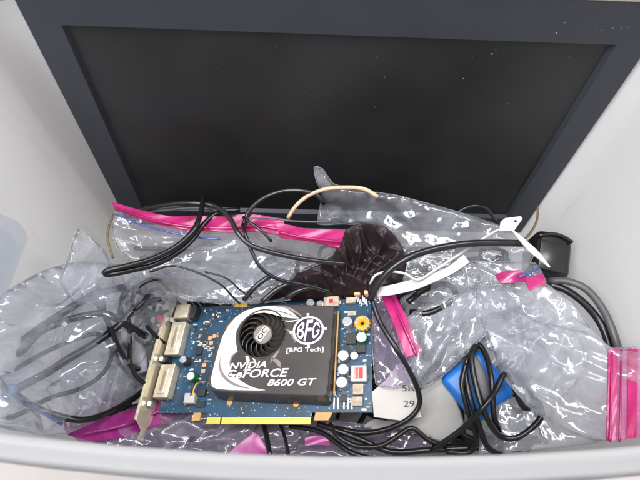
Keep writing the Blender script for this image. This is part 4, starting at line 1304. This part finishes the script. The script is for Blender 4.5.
cable('cable', 'dark cable along the lower zipper of the left bag', [(-8, 380, .236), (14, 394, .228), (34, 407, .218), (58, 416, .208), (84, 420, .196), (110, 412, .176), (134, 398, .156), (152, 384, .15)], .0024)
cable('cable', 'grey plug lead in the left bag', [(103, 309, .220), (107, 320, .216), (113, 334, .208), (120, 350, .196), (132, 366, .178), (150, 372, .158)], .0021)
cable('cable', 'outer black cable coil in the bag behind the bracket', [(170, 292, .180), (164, 284, .196), (156, 279, .212), (142, 284, .212), (133, 297, .208), (133, 310, .202), (142, 304, .204), (150, 292, .200), (158, 289, .196), (164, 294, .186)], .0018)
cable('cable', 'inner black cable coil in the bag behind the bracket', [(164, 303, .178), (152, 301, .188), (140, 312, .186), (136, 326, .178), (138, 340, .168), (148, 344, .160), (157, 340, .152)], .0018)
cable('cable', 'long thin black cable wound in many loops in the bag left of the bracket', [(168, 286, .19), (152, 273, .204), (134, 276, .21), (122, 296, .206), (124, 318, .195), (138, 326, .184), (152, 314, .176), (154, 298, .184), (140, 286, .198), (126, 294, .202), (119, 314, .198), (120, 338, .186), (132, 352, .170), (146, 346, .160), (152, 330, .164), (142, 313, .182), (128, 318, .190), (115, 336, .192), (118, 360, .178), (130, 378, .160)], .0015)
cable('cable', 'thin black cable bending twice under the film at the far left', [(-6, 420, .222), (20, 414, .222), (50, 398, .212), (82, 388, .198), (104, 372, .190), (112, 350, .196), (98, 334, .206), (74, 340, .214), (46, 352, .222), (10, 372, .230), (-8, 378, .236)], .0017)
cable('cable', 'black wire under the red connector', [(144, 322, .184), (150, 330, .178), (157, 337, .172), (164, 343, .162)], .0016)
cable('cable', 'black wire crossing towards the bracket', [(140, 318, .186), (154, 314, .182), (168, 311, .174)], .0014)
cable('cable', 'black cable hanging left of the lilac plug', [(128, 318, .2), (130, 340, .192), (130, 360, .184), (136, 376, .176), (146, 384, .168)], .0018)
cable('wire', 'thin black wire arching over the clear bag behind the card', [(150, 272, .232), (172, 266, .234), (196, 272, .232), (220, 284, .226), (232, 296, .216), (240, 304, .21)], .0008)
cable('wire', 'thin black wire inside the clear bag behind the card', [(205, 272, .226), (226, 278, .224), (240, 290, .216), (252, 298, .21)], .0007)
cable('cable', 'black cable looping over the lilac bag at the front', [(330, 424, .18), (338, 436, .184), (356, 446, .186), (380, 446, .188), (398, 436, .19), (412, 428, .192), (428, 440, .19), (446, 448, .188)], .0019)
cable('cable', 'thick black cable along the front below the gold contacts', [(318, 424, .176), (336, 430, .182), (362, 440, .184), (392, 452, .184), (430, 450, .186), (470, 448, .19)], .0022)
cable('cable', 'black cable sloping from the contacts to the front rim', [(262, 420, .158), (266, 434, .168), (270, 456, .176)], .0019)
cable('cable', 'thin black cable sloping beside the first one to the front rim', [(280, 424, .160), (285, 438, .170), (289, 458, .176)], .0013)
cable('cable', 'dark cable under the right end of the gold contacts', [(290, 426, .162), (320, 432, .172), (350, 452, .18), (376, 460, .182)], .0019)
for i, (pts, lab) in enumerate((([(244, 300, .2), (256, 286, .208), (270, 276, .212)], 'dark cable strand behind the cooling shroud, nearest its left'), ([(262, 302, .2), (276, 290, .206), (292, 282, .21)], 'dark cable strand behind the middle of the shroud'), ([(286, 298, .204), (300, 290, .21), (318, 286, .212)], 'dark cable strand behind the emblem on the shroud'))):
    cable('cable', lab, pts, .0022, 'cablegrey')

# ------------------------------------------------------------------ light
w = bpy.data.worlds.new('World'); bpy.context.scene.world = w; w.use_nodes = True
bgn = w.node_tree.nodes['Background']; bgn.inputs['Strength'].default_value = 1.0
# invented surround: bright and dark noise areas added for reflections in the film
wt = w.node_tree
wc = wt.nodes.new('ShaderNodeTexCoord'); wn = wt.nodes.new('ShaderNodeTexNoise')
wn.inputs['Scale'].default_value = 3.2; wn.inputs['Detail'].default_value = 2
wt.links.new(wc.outputs['Generated'], wn.inputs['Vector'])
wr_ = wt.nodes.new('ShaderNodeValToRGB'); wr_.color_ramp.interpolation = 'LINEAR'
e = wr_.color_ramp.elements
e[0].position = .36; e[0].color = (.06, .065, .08, 1); e[1].position = .52; e[1].color = (.31, .33, .37, 1)
x = e.new(.60); x.color = (.42, .44, .48, 1); x = e.new(.64); x.color = (2.1, 2.1, 2.2, 1)
wt.links.new(wn.outputs['Fac'], wr_.inputs['Fac']); wt.links.new(wr_.outputs['Color'], bgn.inputs['Color'])


def area(name, loc, target, sx, sy, power, col):
    l = bpy.data.lights.new(name, 'AREA'); l.shape = 'RECTANGLE'; l.size = sx; l.size_y = sy; l.energy = power; l.color = col
    o = bpy.data.objects.new(name, l); C.objects.link(o); o.location = loc
    o.rotation_euler = (Vector(target) - Vector(loc)).to_track_quat('-Z', 'Y').to_euler()
    return o


area('window_light', (-.75, -.35, 1.7), (0, .15, .2), 1.1, .9, 36, (.96, .97, 1))
area('glint_strip', (.42, .25, 1.9), (0, .15, .2), .07, 1.1, 13, (1, .98, .95))  # unseen strip lamp added for glints on the bags
area('glint_strip', (-.15, .45, 1.9), (0, .15, .2), 1.1, .07, 11, (1, .98, .95))  # second added strip, set crosswise for more glints
area('side_window_light', (1.3, .5, 1.4), (0, .15, .2), .5, .7, 15, (.93, .96, 1))

sc = bpy.context.scene
sc.view_settings.view_transform = 'Standard'; sc.view_settings.look = 'None'; sc.view_settings.exposure = .20; sc.view_settings.gamma = 1
sc.cycles.transparent_max_bounces = 32; sc.cycles.max_bounces = 10; sc.cycles.diffuse_bounces = 5
sc.cycles.use_denoising = True; sc.cycles.caustics_reflective = False; sc.cycles.caustics_refractive = False
sc.cycles.sample_clamp_indirect = 6
